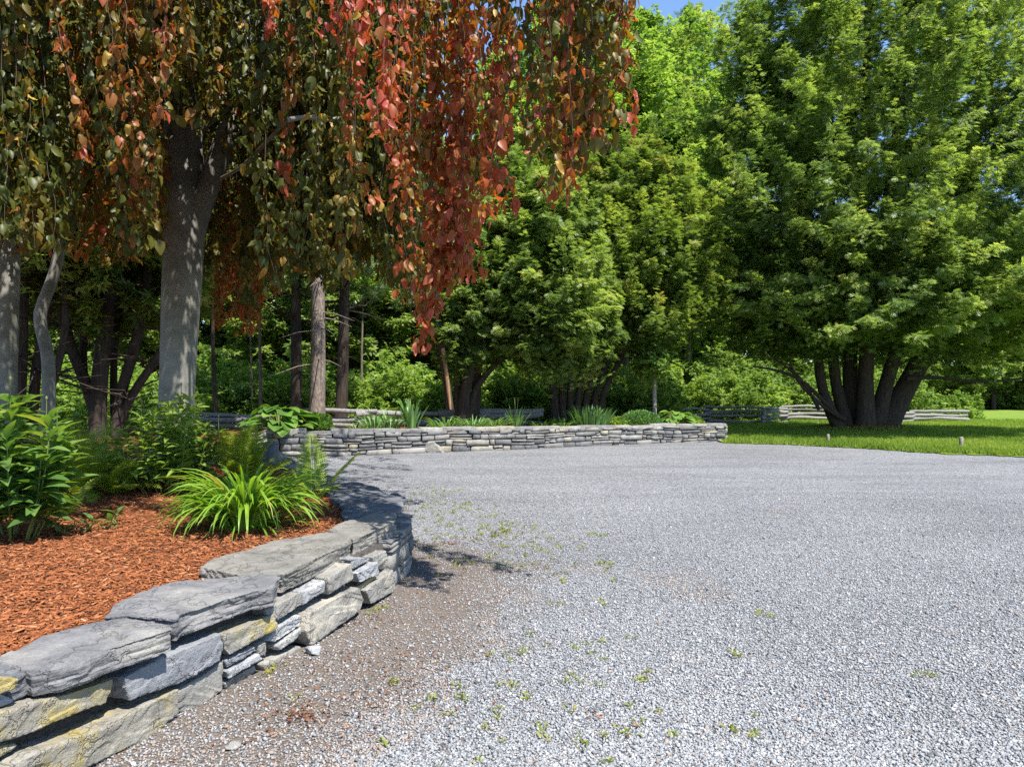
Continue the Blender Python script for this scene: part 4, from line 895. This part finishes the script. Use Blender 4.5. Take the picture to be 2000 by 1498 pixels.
rail_fence('grey split rail fence showing right of the huge cedar trunks', zig([(17.8, 35.5), (21, 36.5), (23.5, 38)], 2.3, .4), [.1, .3, .5], 143, zl)

# stakes in the lawn, dark post at the bend
def stake(px, py, label, h, r):
    p = G(px, py, .05); tr = thing('lawn_stake', label, 'stake', (p[0], p[1], float(lawnz(p[0], p[1])) - .03))
    mb = MB(); mb.tube([(0, 0, 0), (.004, 0, h * .5), (.006, 0, h * .93), (.006, 0, h)], [r, r, r * .97, r * .6], 10, .5, .05, 2); mb.build('shaft', M['stake'], tr); return tr
stake(1877, 873, 'short weathered stake standing in the sunlit grass at the right', .30, .055)
stake(1617, 864, 'short weathered stake in the shaded grass in front of the cedar trunks', .26, .045)
p = P(528, 882, 10.4); tr = thing('bollard', 'dark grey square post behind the ferns at the start of the far wall', 'post', (p[0], p[1], float(bedz(p[0], p[1])) - .02))
mb = MB(); s_ = .085; hgt = H - (863 - HOR) / F * 10.4 - float(bedz(p[0], p[1])) + .02
for (z0, z1, w_, nm) in ((0, hgt - .03, s_, 'shaft'), (hgt - .028, hgt, s_ + .008, 'cap')):
    mb = MB(); c = [(-w_, -w_), (w_, -w_), (w_, w_), (-w_, w_)]; V = [(x, y, z0) for x, y in c] + [(x, y, z1 - .006) for x, y in c] + [(x * .92, y * .92, z1) for x, y in c]
    mb.add(V, [(a + i, a + (i + 1) % 4, a + 4 + (i + 1) % 4, a + 4 + i) for a in (0, 4) for i in range(4)] + [(8, 9, 10, 11)]); mb.build(nm, M['post'], tr)

# ------------------------------------------------------------------ copper beech with its hanging curtain
def beech_strand(g, top, bot, bow, red, mbl, mbt, leaf=.085, dens=30, spread=.055):
    spread = spread * (.8 + 1.5 * g.random() ** 1.5)
    """one drooping twig from top to bot with leaves hanging off both sides"""
    ln = np.linalg.norm(top - bot); n = max(6, int(ln * 6)); s = np.linspace(0, 1, n)
    p = top + (bot - top) * s[:, None]; p[:, :2] += bow * (np.sin(np.pi * s) * .6)[:, None]
    p[1:, :2] += np.cumsum(g.normal(0, .018, (n - 1, 2)), 0)
    mbt.tube(p, np.linspace(.0055, .0016, n), 3, .5, cap=False)
    m = max(4, int(ln * dens * (.75 + .5 * g.random()))); q = g.random(m) ** .9 * (n - 1.001); i = q.astype(int); f = (q - i)[:, None]; c = p[i] * (1 - f) + p[i + 1] * f
    an = g.random(m) * 6.28; o_ = np.stack([np.cos(an), np.sin(an), .15 * g.normal(size=m)], 1) * (spread * g.random(m) ** .6)[:, None]
    D = np.stack([np.cos(an) * .45, np.sin(an) * .45, -1 + .25 * g.normal(size=m)], 1) + g.normal(0, .2, (m, 3)); Nn = np.stack([np.cos(an), np.sin(an), .25 * np.ones(m)], 1) + g.normal(0, .45, (m, 3))
    tipf = (q / n); rn = np.clip(red + .16 * (tipf - .5) + g.normal(0, .11, m), 0, .96); rn = np.where(g.random(m) < .025, .97 + .03 * g.random(m), rn)
    mbl.append((c + o_, D, Nn, leaf * (.5 + .62 * g.random(m)), rn))
def build_leaves(name, lst, parent, W0):
    ps, D, Nn, sz, rn = [np.concatenate(x) for x in zip(*lst)]; mb = MB(); g = RNG(3)
    T, TF = T_OV; T2 = T.copy(); T2[:, 2] += .45 * T[:, 0] * T[:, 1] + .16 * np.sin(T[:, 1] * 6); T2[:, 0] *= .8; T3 = T.copy(); T3[:, 2] = -T[:, 2] * .9 + .35 * T[:, 0] * (1 - T[:, 1]) + .05 * np.sin(T[:, 1] * 14)
    k = g.integers(0, 3, len(ps))
    for j, TT in enumerate((T, T2, T3)):
        m_ = k == j; scatter(mb, TT, TF, ps[m_] + W0, D[m_], Nn[m_], sz[m_], rn[m_], .72 + .4 * g.random(m_.sum()))
    return mb.build(name, M['beech'], parent, True)
bx, by = -4.18, 9.0; bz0 = .35
beech = thing('copper_beech', 'weeping copper beech with thick smooth grey trunk and a curtain of red and bronze leaves', 'tree', (bx, by, bz0)); BW = -np.array([bx, by, bz0])
def bl(pts, dd=9.): return [P(a, b, dd + (c[0] if c else 0)) + BW for a, b, *c in pts]
mb = MB(); pts = bl([(345, 965), (345, 900), (345, 780), (350, 660), (355, 550), (359, 460), (358, 400), (352, 330), (346, 260), (350, 190)]); r = np.array([.29, .24, .205, .21, .222, .235, .24, .235, .19, .15]); sp_ = smooth_line(pts, 34)
mb.tube(sp_, np.interp(np.linspace(0, 1, 34), np.linspace(0, 1, 10), r), 20, .5, .05, 9)
for a in (0.3, 1.5, 2.6, 3.7, 4.9, 5.7):
    e = np.array([math.cos(a) * .62, math.sin(a) * .62, -.12]); b0 = np.array([math.cos(a) * .18, math.sin(a) * .18, .45]) + pts[0] * [1, 1, 0]; mb.tube([b0, (b0 + e) / 2 + [0, 0, -.05], e + pts[0] * [1, 1, 0]], [.15, .11, .03], 8, .5, .1, 4)
mb.build('trunk', M['bark_beech'], beech, True)
for st, r0, r1 in (([(346, 270), (350, 200), (372, 90), (392, -60), (400, -260)], .165, .09), ([(372, 470), (392, 400), (424, 320), (450, 250), (470, 160), (520, 40), (600, -200)], .15, .07), ([(362, 420), (370, 330), (378, 240), (384, 130), (375, 20), (340, -200)], .15, .08)):
    mb = MB(); mb.tube(smooth_line(bl(st), 22), np.linspace(r0, r1, 22), 14, .5, .06, 5); mb.build('limb', M['bark_beech'], beech, True)
# arching limbs that carry the curtain
g = RNG(150); ends = [(.9, 4.6, 6.0), (-.5, 3.9, 5.6), (1.2, 6.2, 6.4), (.6, 8., 6.8), (-1.6, 4.2, 5.6), (-3., 4., 5.4), (-4.6, 4.4, 5.4), (-6.5, 5.2, 5.6), (-1.0, 11.5, 6.5), (-4, 13, 6.5), (-7.5, 10, 6.2), (-7, 7, 6), (1.7, 4.1, 6.4), (-2.2, 5.6, 6.2), (-5.2, 6., 6.2), (-.6, 6., 6.3)]
mb = MB()
for (x, y, z) in ends:
    b = np.array([bx + .2 * g.normal(), by + .2 * g.normal(), 4.4 + g.random()]); e = np.array([x, y, z]); s = np.linspace(0, 1, 12)[:, None]; p = b + (e - b) * s; p[:, 2] += .9 * np.sin(np.pi * s[:, 0] ** .8); p[1:-1] += g.normal(0, .06, (10, 3))
    mb.tube(p + BW, np.linspace(.085, .018, 12), 7, .5, .08, int(g.integers(1e5)), cap=False)
for st in ([(560, 235, 6), (600, 228, 6.1), (640, 236, 6.1), (668, 230, 6.2)], [(0, 62, 6), (22, 48, 6), (45, 40, 6.2)], [(430, 350, 8), (470, 330, 7.6), (500, 300, 7.2), (560, 235, 6)]):
    mb.tube(smooth_line([P(*q) + BW for q in st], 10), np.linspace(.022, .014, 10), 6, .5, .1, 3, cap=False)
mb.build('branches', M['bark_beech'], beech, True)
# lower edge of the curtain as it hangs, photo column -> lowest row
EX = [-300, 0, 60, 120, 200, 290, 380, 430, 500, 560, 640, 700, 760, 800, 830, 850, 880, 900, 915, 940, 975, 1000, 1060, 1080, 1100, 1130, 1160, 1190, 1200]
EY = [520, 480, 500, 480, 520, 500, 430, 600, 600, 520, 570, 540, 570, 600, 690, 610, 560, 540, 420, 350, 430, 330, 330, 400, 390, 330, 325, 270, 120]
g = RNG(151); lv = []; tw = MB(); lv2 = []; tw2 = MB()
def colour(px, d):
    r = .12 + .10 * g.normal()
    u = g.random() * (.6 if d > 6.6 and px < 900 else 1)
    if u < .2: r = .40 + .1 * g.normal()
    if px > 620: r = .14 + .08 * g.normal() if u < .66 else (.36 + .1 * g.normal() if u < .90 else .60 + .1 * g.normal())
    if 40 < px < 330 and g.random() < .22: r = .46 + .1 * g.normal()
    return np.clip(r, .03, .86)
B2 = -np.array([-6.35, 9.0, .35])
def sunspot(b):
    return sunspot1(b) or sunspot1((b[0], b[1], b[2] + 1.3))
def sunspot1(b):
    x = b[0] - .385 * (b[2] + .4 - .5); y = b[1] + .46 * (b[2] + .4 - .5); return ((x + 2.4 + .32 * (y - 6.5)) / .95) ** 2 + ((y - 7.) / 1.9) ** 2 < 1
for i in range(820):
    px = -260 + 1455 * g.random() ** 1.12
    if px > 880 and g.random() < .8: continue
    edge_ = np.interp(px, EX, EY)
    far_ = g.random()
    d = 5.3 + 3.6 * far_ if px > 560 else 5.3 + 5. * far_
    if px > 900: d = 4.7 + 1.6 * far_
    if px > 1120: d = 4.3 + .5 * far_
    if 400 < px < 560 and g.random() < .6: d = 9.5 + 2 * g.random()
    py = edge_ - 5 - 420 * g.random() ** (2.0 if px < 700 else (1.2 if px < 880 else .8))
    if 320 < px < 470 and py > 260 and d < 9.3: py = 60 + 190 * g.random()
    b = P(px, py, d)
    if sunspot(b) and g.random() < .7: continue
    zt = max(b[2] + .8, 4.6 + .35 * d * .5 * g.random() + .6 * g.random() + (d - 4) * .22)
    a = g.random() * 6.28; top = np.array([b[0] + .35 * math.cos(a) * g.random() - .1, b[1] + .35 * math.sin(a) * g.random(), zt])
    tgt = (lv2, tw2, B2) if px < 215 else (lv, tw, BW)
    mbt = MB(); beech_strand(g, top, b, g.normal(0, .12, 2), colour(px, d), tgt[0], tgt[1], .108 if px < 700 else .098, 46 if px < 900 else 52)
for i in range(190):
    px = 500 + 300 * g.random(); d = 7.6 + 3.2 * g.random(); py = np.interp(px, EX, EY) - 10 - 190 * g.random(); b = P(px, py, d); a = g.random() * 6.28
    if sunspot(b) and g.random() < .75: continue
    beech_strand(g, b + np.array([.2 * math.cos(a), .2 * math.sin(a), 1.6 + g.random()]), b, g.normal(0, .12, 2), np.clip(.14 + .12 * g.normal(), .03, .6), lv, tw, .10, 46)
# clearly readable hanging tails on the right-hand edge
for (px, py, d, rd) in [(830, 688, 5.2, .72), (838, 660, 5.2, .7), (846, 610, 5.1, .74), (866, 560, 5.2, .74), (882, 545, 5.15, .76), (895, 535, 5.1, .8), (815, 600, 5.3, .66), (858, 590, 5.2, .72), (940, 362, 4.9, .6), (972, 436, 4.7, .74), (985, 400, 4.7, .72), (1005, 345, 4.8, .62), (1085, 412, 4.6, .72), (1098, 395, 4.6, .74),
                        (1108, 360, 4.7, .62), (1078, 340, 4.6, .64), (1165, 325, 4.5, .66), (1172, 320, 4.4, .66), (1180, 275, 4.4, .72), (1188, 262, 4.4, .72), (1150, 290, 4.5, .6), (1125, 300, 4.6, .6), (1168, 220, 4.5, .62), (752, 300, 4.6, .86), (745, 250, 4.5, .85), (700, 425, 4.9, .6), (790, 400, 5.0, .7),
                        (640, 60, 4.6, .9), (655, 90, 4.5, .86), (545, 70, 4.9, .78), (1035, 300, 4.7, .68), (1055, 320, 4.7, .7), (455, 640, 11, .68), (470, 620, 11.2, .66), (500, 640, 11, .6), (440, 600, 10.5, .66), (520, 600, 11.3, .6), (425, 655, 11, .55), (485, 655, 11.5, .62), (530, 560, 11.5, .6), (462, 560, 10.4, .72), (250, 345, 5.2, .62), (160, 310, 5.4, .6), (285, 250, 5.2, .66)]:
    if px > 880 and g.random() < .5: rd = rd - .34
    for _ in range((1 + (rd > .7)) if d < 9 else 3):
        b = P(px + 7 * g.normal(), py - 30 * g.random(), d + .1 * g.normal()); top = b + np.array([.12 * g.normal(), .1 * g.normal(), 1.3 + 1.2 * g.random()]); top[2] = max(top[2], 4.5) if d < 9 else top[2]
        beech_strand(g, top, b, g.normal(0, .08, 2), rd * .88, lv, tw, .095, 48, .05)
# upper canopy above the frame (throws the shade) and the tail that shades the gravel corner
for i in range(560):
    a = g.random() * 6.28; r_ = 6.4 * math.sqrt(g.random()); x = bx + r_ * math.cos(a) * .95; y = by + r_ * math.sin(a) * .95; z = 5.6 + 2.2 * (1 - r_ / 7) + .8 * g.random()
    xs_, ys_ = x - .385 * (z - 1.2), y + .46 * (z - 1.2)
    if x > 1.0 or ys_ < 5.15 + .5 * (xs_ + 3.7) or (xs_ > -1.5 and ys_ < 9.5) or sunspot((x, y, z - .5)) or sunspot((x, y, z - 1.4)): continue
    px_, lim = 1000 + F * x / y, H + HOR / F * y + .25
    zb_ = max(lim, z - 1.4)
    beech_strand(g, np.array([x, y, zb_ + 1.3]), np.array([x, y, zb_]), g.normal(0, .2, 2), .25 + .1 * g.normal(), lv, tw, .13, 24, .1)
for (x, y, z0, z1) in [(1.62, 4.15, 3.95, 5.8), (1.35, 4.3, 4.3, 5.9), (1.75, 4.0, 4.6, 6.), (1.2, 4.5, 4.2, 5.6), (.9, 3.7, 3.95, 5.5), (1.1, 3.62, 4.2, 5.8)]:
    beech_strand(g, np.array([x, y, z1]), np.array([x, y, z0]), g.normal(0, .05, 2), .7, lv, tw, .09, 44, .07)
tw.v = [v_ + BW for v_ in tw.v]; tw2.v = [v_ + B2 for v_ in tw2.v]
build_leaves('foliage', lv, beech, BW); tw.build('twigs', M['twig'], beech)
b2 = thing('copper_beech', 'second beech with pale dappled trunk at the left edge, under bronze green leaves', 'tree', (-6.35, 9., .35))
mb = MB(); pts = [P(a, b, 9.) + B2 for a, b in [(2, 960), (4, 850), (6, 720), (10, 600), (14, 480), (16, 380), (20, 330)]]; mb.tube(smooth_line(pts, 20), np.linspace(.165, .13, 20), 16, .5, .06, 8); mb.build('trunk', M['bark_beech'], b2, True)
for st in ([(14, 400), (12, 330), (20, 270), (12, 190), (30, 80), (20, -150)], [(22, 400), (32, 345), (38, 310), (70, 200), (90, 60), (140, -160)]):
    mb = MB(); mb.tube(smooth_line([P(a, b, 9.) + B2 for a, b in st], 18), np.linspace(.11, .05, 18), 10, .5, .06, 8); mb.build('limb', M['bark_beech'], b2, True)
build_leaves('foliage', lv2, b2, B2); tw2.build('twigs', M['twig'], b2)
B3 = -np.array([X(88, 10), 10, .3]); b3 = thing('beech_sapling', 'small crooked pale beech stem kinked above the tall green perennials', 'tree', tuple(-B3))
mb = MB(); mb.tube(smooth_line([P(a, b, 10.) + B3 for a, b in [(96, 960), (95, 800), (96, 720), (92, 680), (78, 640), (76, 610), (88, 580), (104, 545), (118, 480), (130, 360), (140, 200)]], 34), np.linspace(.095, .05, 34), 12, .5, .1, 8); mb.build('trunk', M['bark_beech'], b3, True)
lv3 = []; tw3 = MB()
for i in range(16):
    b = P(60 + 150 * g.random(), 150 + 240 * g.random(), 10 + .5 * g.normal()); beech_strand(g, b + np.array([0, 0, 1.]), b, g.normal(0, .1, 2), .15, lv3, tw3)
tw3.v = [v_ + B3 for v_ in tw3.v]; build_leaves('foliage', lv3, b3, B3); tw3.build('twigs', M['twig'], b3)
for i, (px, py, s_) in enumerate([(262, 950, .17), (322, 940, .2), (300, 905, .16)]):
    d = 8.55 + .1 * i; q = P(px, py, d); rock('beech_stone', ['grey rock on the mulch at the left of the beech root', 'broad grey rock tucked against the beech root', 'upper grey rock leaning on the beech trunk foot'][i], (q[0], q[1], float(bedz(q[0], q[1])) + .05), s_, s_ * .8, s_ * .7, 'slate', 20 + i, i)

# ------------------------------------------------------------------ garden plants
def straps(mb, g, n, L_, wd, e0, droop, rnd=(.5, .2), rad=.06, seg=8, vf=.35, azr=(0, 6.283)):
    """arching ribbon leaves from a clump centre"""
    az = azr[0] + (azr[1] - azr[0]) * g.random(n); e = e0[0] + (e0[1] - e0[0]) * g.random(n); ln = L_ * (.6 + .5 * g.random(n)); dr = droop[0] + (droop[1] - droop[0]) * g.random(n)
    r0 = rad * np.sqrt(g.random(n)); h = np.stack([np.cos(az), np.sin(az)], 1); pos = np.column_stack([h * r0[:, None], np.zeros(n)]); sd = np.stack([-h[:, 1], h[:, 0], np.zeros(n)], 1); rows = []
    tw_ = g.normal(0, .35, n)
    for k in range(seg + 1):
        t_ = k / seg; w = wd * (.7 + .6 * g.random(n)) if k == 0 else w0
        if k == 0: w0 = w
        ww = w0 * (.75 + .5 * t_ if t_ < .4 else max(.02, 1.0 - ((t_ - .4) / .6) ** 2.2)) * .5
        ee = e - dr * t_ ** 1.3; dv = np.column_stack([h * np.cos(ee)[:, None], np.sin(ee)]); up = np.column_stack([-h * np.sin(ee)[:, None], np.cos(ee)])
        s2 = sd * np.cos(tw_ * t_)[:, None] + up * np.sin(tw_ * t_)[:, None]
        rows += [pos - s2 * ww[:, None] + up * (ww * vf)[:, None], pos, pos + s2 * ww[:, None] + up * (ww * vf)[:, None]]
        pos = pos + dv * (ln / seg)[:, None]
    V = np.stack(rows, 1); nv = 3 * (seg + 1); q = []
    for k in range(seg): b = 3 * k; q += [(b, b + 1, b + 4, b + 3), (b + 1, b + 2, b + 5, b + 4)]
    q = np.array(q); mb.add(V, (np.arange(n)[:, None, None] * nv + q[None]).reshape(-1, 4), np.repeat(np.clip(rnd[0] + rnd[1] * g.normal(size=n), 0, 1), len(q)))
def at_bed(px, py):
    z = .45
    for _ in range(8): p = G(px, py, z); z = float(bedz(p[0], p[1]))
    return np.array([p[0], p[1], z - .01])
def at_d(px, d): x = X(px, d); return np.array([x, d, float(bedz(np.array(x), np.array(d))) - .01])

g = RNG(200); p = at_bed(480, 1030); tr = thing('daylily', 'big clump of arching bright green daylily leaves on the sunny mulch', 'plant', p)
mb = MB(); straps(mb, g, 360, .76, .027, (.9, 1.55), (1.3, 2.9), (.6, .2), .17, 9); straps(mb, g, 90, .55, .022, (.5, 1.3), (.8, 2.0), (.45, .2), .2, 7); mb.build('leaves', M['lily'], tr, True)

def perennial(label, p, nst, ht, spread, leafl, seed, mat='lance', group=None, whorl=5, name='perennial_plant', buds=True, lean=.35):
    tr = thing(name, label, 'plant', p, 0, group); g = RNG(seed); ms = MB(); ml = MB(); mbud = MB(); T, TF = T_LANCE
    for i in range(nst):
        a = g.random() * 6.28; r = spread * math.sqrt(g.random()); b = np.array([math.cos(a), math.sin(a), 0]) * r * .5; h = ht * (.65 + .4 * g.random()) * (1 - .25 * r / spread); e = b + np.array([math.cos(a) * r * lean * 2, math.sin(a) * r * lean * 2, h]) + g.normal(0, .03, 3)
        s = np.linspace(0, 1, 8)[:, None]; path = b + (e - b) * s; path[:, :2] += (np.array([math.cos(a), math.sin(a)]) * .06 * np.sin(np.pi * s)); ms.tube(path, np.linspace(.008, .004, 8), 5, g.random(), cap=False)
        nn = int(h / .085); 
        for j in range(nn):
            t_ = .22 + .78 * (j + .5) / nn; q = t_ * 7; k = min(int(q), 6); c = path[k] + (path[k + 1] - path[k]) * (q - k); w = whorl; az = g.random() * 6.28 + np.arange(w) * 6.28 / w + g.normal(0, .3, w)
            el_ = .25 + .5 * t_ + g.normal(0, .25, w); D = np.stack([np.cos(az) * np.cos(el_), np.sin(az) * np.cos(el_), np.sin(el_)], 1); Nn = np.stack([-np.cos(az) * np.sin(el_), -np.sin(az) * np.sin(el_), np.cos(el_)], 1) + g.normal(0, .25, (w, 3))
            scatter(ml, T, TF, np.tile(c, (w, 1)) + D * .01, D, Nn, leafl * (.7 + .5 * g.random(w)) * (1.1 - .35 * t_), np.clip(.35 + .3 * t_ + g.normal(0, .16, w), 0, 1), 1.15)
        if buds and g.random() < .5:
            q = path[-1]; ms.tube([q, q + np.array([0, 0, .14])], [.004, .0035], 4, .6, cap=False); ms.tube([q + np.array([0, 0, .135]), q + np.array([0, 0, .15]), q + np.array([0, 0, .165])], [.006, .011, .004], 6, .9)
    ms.build('stems', M['stem'], tr); ml.build('leaves', M[mat], tr, True)
    return tr
perennial('tall leafy perennial with long drooping leaves at the left edge', at_d(22, 5.5), 20, 1.2, .46, .25, 201, lean=.28, whorl=4)
perennial('partly sunlit bushy perennial with nodding leaf tips in front of the beech trunk', at_d(330, 7.8), 28, 1.15, .5, .19, 202, 'shrub', whorl=4)  # brighter shrub leaf colour stands in for sun on this plant
perennial('pale green leafy perennial low behind the tall left perennial', at_d(150, 8.2), 16, .62, .5, .16, 203, 'shrub')
perennial('small dark sprouts coming up through the shaded mulch', at_bed(150, 1040), 6, .16, .14, .13, 204, 'iris', None, 3, 'seedling', False)
perennial('tiny low sprouts on the mulch right of the small dark sprouts', at_bed(200, 1032), 6, .14, .14, .12, 205, 'lance', None, 3, 'seedling', False)

def fern(label, p, fronds, seed, dens=22, mat='fern'):
    """fronds: (azimuth, elevation, length, droop)"""
    tr = thing('fern', label, 'plant', p); g = RNG(seed); ms = MB()
    ml = MB()
    for (az, e, ln, dr) in fronds:
        h = np.array([math.cos(az), math.sin(az), 0]); q = np.zeros(3) + h * .02; pts = [q]; n = 14; ups = []
        for k in range(n):
            ee = e - dr * (k / n) ** 1.4; q = q + (h * math.cos(ee) + np.array([0, 0, math.sin(ee)])) * ln / n; pts.append(q)
        pts = np.array(pts); ms.tube(pts, np.linspace(.0045, .0012, n + 1), 4, .3, cap=False)
        s = np.linspace(.14, .99, dens); i = np.minimum((s * n).astype(int), n - 1); f = (s * n - i)[:, None]; c = pts[i] * (1 - f) + pts[i + 1] * f; tg = unit(pts[i + 1] - pts[i]); sd = np.tile(unit(np.cross(h, [0, 0, 1.])[None]), (dens, 1)); up = np.cross(sd, tg)
        pl = ln * .26 * np.sin(np.pi * np.clip(s * .86 + .12, 0, 1)) ** .8
        for sg in (-1, 1):
            D = sd * sg + tg * .45 + g.normal(0, .06, (dens, 3)) - np.array([0, 0, .1])
            scatter(ml, *T_PIN, c, D, up + g.normal(0, .1, (dens, 3)), pl, np.clip(.5 + .18 * g.normal(size=dens), 0, 1))
    ms.build('stalks', M['stem'], tr); ml.build('fronds', M[mat], tr); return tr
_pin = []
for j in range(7):
    y = .08 + .125 * j; w = .17 * (1 - j / 8.); _pin += [(0, y, 55, w, .05), (0, y + .03, -55, w, .05)]
_pin.append((0, 0, 0, 1, .045)); T_PIN = fingers(_pin, -.1)
def rosette(g, n, ln, e0=.9): return [(g.random() * 6.28, e0 + .35 * g.normal(), ln * (.7 + .5 * g.random()), .6 + .7 * g.random()) for _ in range(n)]
g = RNG(210)
fern('yellow green fern in a sun spot behind the daylily', at_d(482, 8.2), rosette(g, 17, .72, 1.2), 211)
fern('two upright dark green fern fronds in a V beside the far wall', at_d(614, 7.55), [(2.0, 1.35, .74, .25), (.15, .95, .74, .35), (2.9, 1.1, .40, .5), (-.6, .7, .42, .6), (4.4, .8, .35, .7)], 212, 30)
fern('light green fern left of the beech foot', at_d(165, 7.7), rosette(g, 17, .78, 1.0), 213)
fern('low pale fern in front of the beech rocks', at_d(228, 7.6), rosette(g, 13, .6, .9), 214)
fern('feathery fern at the foot of the tall left perennial', at_d(120, 6.4), rosette(g, 9, .42, .9), 215, 18)
fern('shaded fern right of the beech trunk', at_d(420, 9.2), rosette(g, 10, .55, .9), 216)

def hosta(label, p, n, ln, seed, mat='hosta', e0=.55, rad=.25):
    tr = thing('hosta', label, 'plant', p); g = RNG(seed); ml = MB(); ms = MB(); T, TF = T_HOSTA
    az = g.random(n) * 6.28; e = e0 + .35 * g.normal(size=n); r = rad * (.3 + .9 * g.random(n)); c = np.stack([np.cos(az) * r, np.sin(az) * r, .12 + (1.15 - r / rad) * rad * .9], 1)
    D = np.stack([np.cos(az), np.sin(az), np.sin(e) * .8 - .1], 1); Nn = np.stack([-np.cos(az) * .4, -np.sin(az) * .4, np.ones(n)], 1) + g.normal(0, .2, (n, 3))
    scatter(ml, T, TF, c, D, Nn, ln * (.7 + .5 * g.random(n)), np.clip(.5 + .2 * g.normal(size=n), 0, 1))
    for q, a in zip(c, az): ms.tube([(0, 0, 0), q * [.5, .5, .75], q], [.012, .01, .008], 5, .4, cap=False)
    ml.build('leaves', M[mat], tr, True); ms.build('stalks', M['stem'], tr); return tr
hosta('broad leaved light green hosta at the left end of the far wall', at_d(545, 17.8), 75, .36, 221, 'hosta', .5, .62)
hosta('small light green hosta near the right end of the far wall', at_d(1318, 23.0), 46, .27, 222, 'hosta', .4, .45)
def cushion(label, p, rx, h, seed, mat='shrub', n=2600, leaf=.085, name='cushion_plant', tmpl=T_SIMPLE):
    tr = thing(name, label, 'plant', p); g = RNG(seed); v = unit(g.normal(size=(n, 3))); v[:, 2] = np.abs(v[:, 2]); r = .75 + .28 * g.random(n); c = v * r[:, None] * np.array([rx, rx * .8, h]); mb = MB()
    scatter(mb, *tmpl, c, v + g.normal(0, .4, (n, 3)) + [0, 0, .3], unit(g.normal(size=(n, 3)) + v), leaf * (.7 + .6 * g.random(n)), np.clip(.5 + .2 * g.normal(size=n), 0, 1)); mb.build('leaves', M[mat], tr)
    ms = MB()
    for k in range(0, n, max(1, n // 30)): ms.tube([(0, 0, -.02), c[k] * .6, c[k]], [.008, .006, .003], 4, .3, cap=False)
    ms.build('stems', M['stem'], tr); return tr
cushion('dense low green cushion plant at the foot of the sunlit pine', at_d(615, 18.2), .42, .38, 231, 'hosta', 1500, .11)
cushion('neat domed grey green cushion plant on top of the far wall', at_d(1250, 22.6), .68, .46, 232, 'iris', 3800, .075)
cushion('small bright green cushion plant at the last stones of the far wall', at_d(1352, 23.2), .34, .28, 233, 'shrub', 900, .09)
cushion('low leafy tuft between the grassy clump and the domed cushion plant', at_d(1205, 22.2), .3, .25, 234, 'shrub', 700, .09)
def strapclump(name, label, px, d, n, L_, wd, e0, dr, seed, mat, rad=.12, extra=None):
    tr = thing(name, label, 'plant', at_d(px, d)); g = RNG(seed); mb = MB(); straps(mb, g, n, L_, wd, e0, dr, (.5, .22), rad, 7); mb.build('leaves', M[mat], tr, True)
    if extra:
        ms = MB()
        for k in range(extra): a = g.random() * 6.28; ms.tube([(0, 0, 0), (.03 * math.cos(a), .03 * math.sin(a), L_ * .7), (.06 * math.cos(a), .06 * math.sin(a), L_ * 1.3)], [.008, .006, .012], 5, .5)
        ms.build('flower_stalks', M['stem'], tr)
    return tr
strapclump('iris_plant', 'arching iris clump on the left of the far bed, left of the tallest iris', 733, 18.6, 40, .62, .05, (.8, 1.45), (.5, 1.6), 241, 'iris', .3)
strapclump('iris_plant', 'arching iris clump touching the tallest iris on its left', 764, 18.9, 34, .62, .05, (.8, 1.45), (.4, 1.5), 242, 'iris', .25)
strapclump('iris_plant', 'tallest upright iris with sword leaves in the far bed', 803, 18.9, 30, .85, .06, (1.15, 1.55), (.1, .9), 243, 'iris', .22)
strapclump('daylily', 'low dark daylily clump right of the tallest iris', 870, 19.4, 70, .55, .04, (.7, 1.4), (.8, 2.2), 244, 'lance', .4)
strapclump('daylily', 'low daylily clump under the bright cedar trunks', 925, 19.9, 80, .55, .04, (.7, 1.4), (.8, 2.2), 245, 'iris', .4)
strapclump('daylily', 'low daylily clump between the cedar trunks and the stalked iris', 968, 20.2, 60, .5, .04, (.7, 1.4), (.8, 2.0), 246, 'lance', .35)
strapclump('iris_plant', 'upright iris with bare flower stalks near the middle of the far wall', 1008, 20.5, 26, .66, .05, (1.0, 1.5), (.1, .8), 247, 'iris', .2, 3)
strapclump('ground_daylily', 'dark low leafy clump right of the stalked iris', 1062, 21.1, 110, .42, .04, (.6, 1.3), (.9, 2.0), 248, 'lance', .5)
strapclump('iris_plant', 'dense grassy upright clump of bright sword leaves in the far bed', 1152, 21.7, 190, .68, .045, (1.05, 1.55), (.05, .7), 249, 'iris', .55)
strapclump('daylily', 'arching pale leaves at the left foot of the dense grassy clump', 1100, 21.5, 40, .5, .04, (.7, 1.3), (.7, 1.8), 250, 'iris', .3)
strapclump('daylily', 'sparse low daylily tuft at the front of the bed behind the tall fern fronds', 700, 18.1, 22, .4, .035, (.7, 1.3), (.7, 1.8), 251, 'lance', .2)
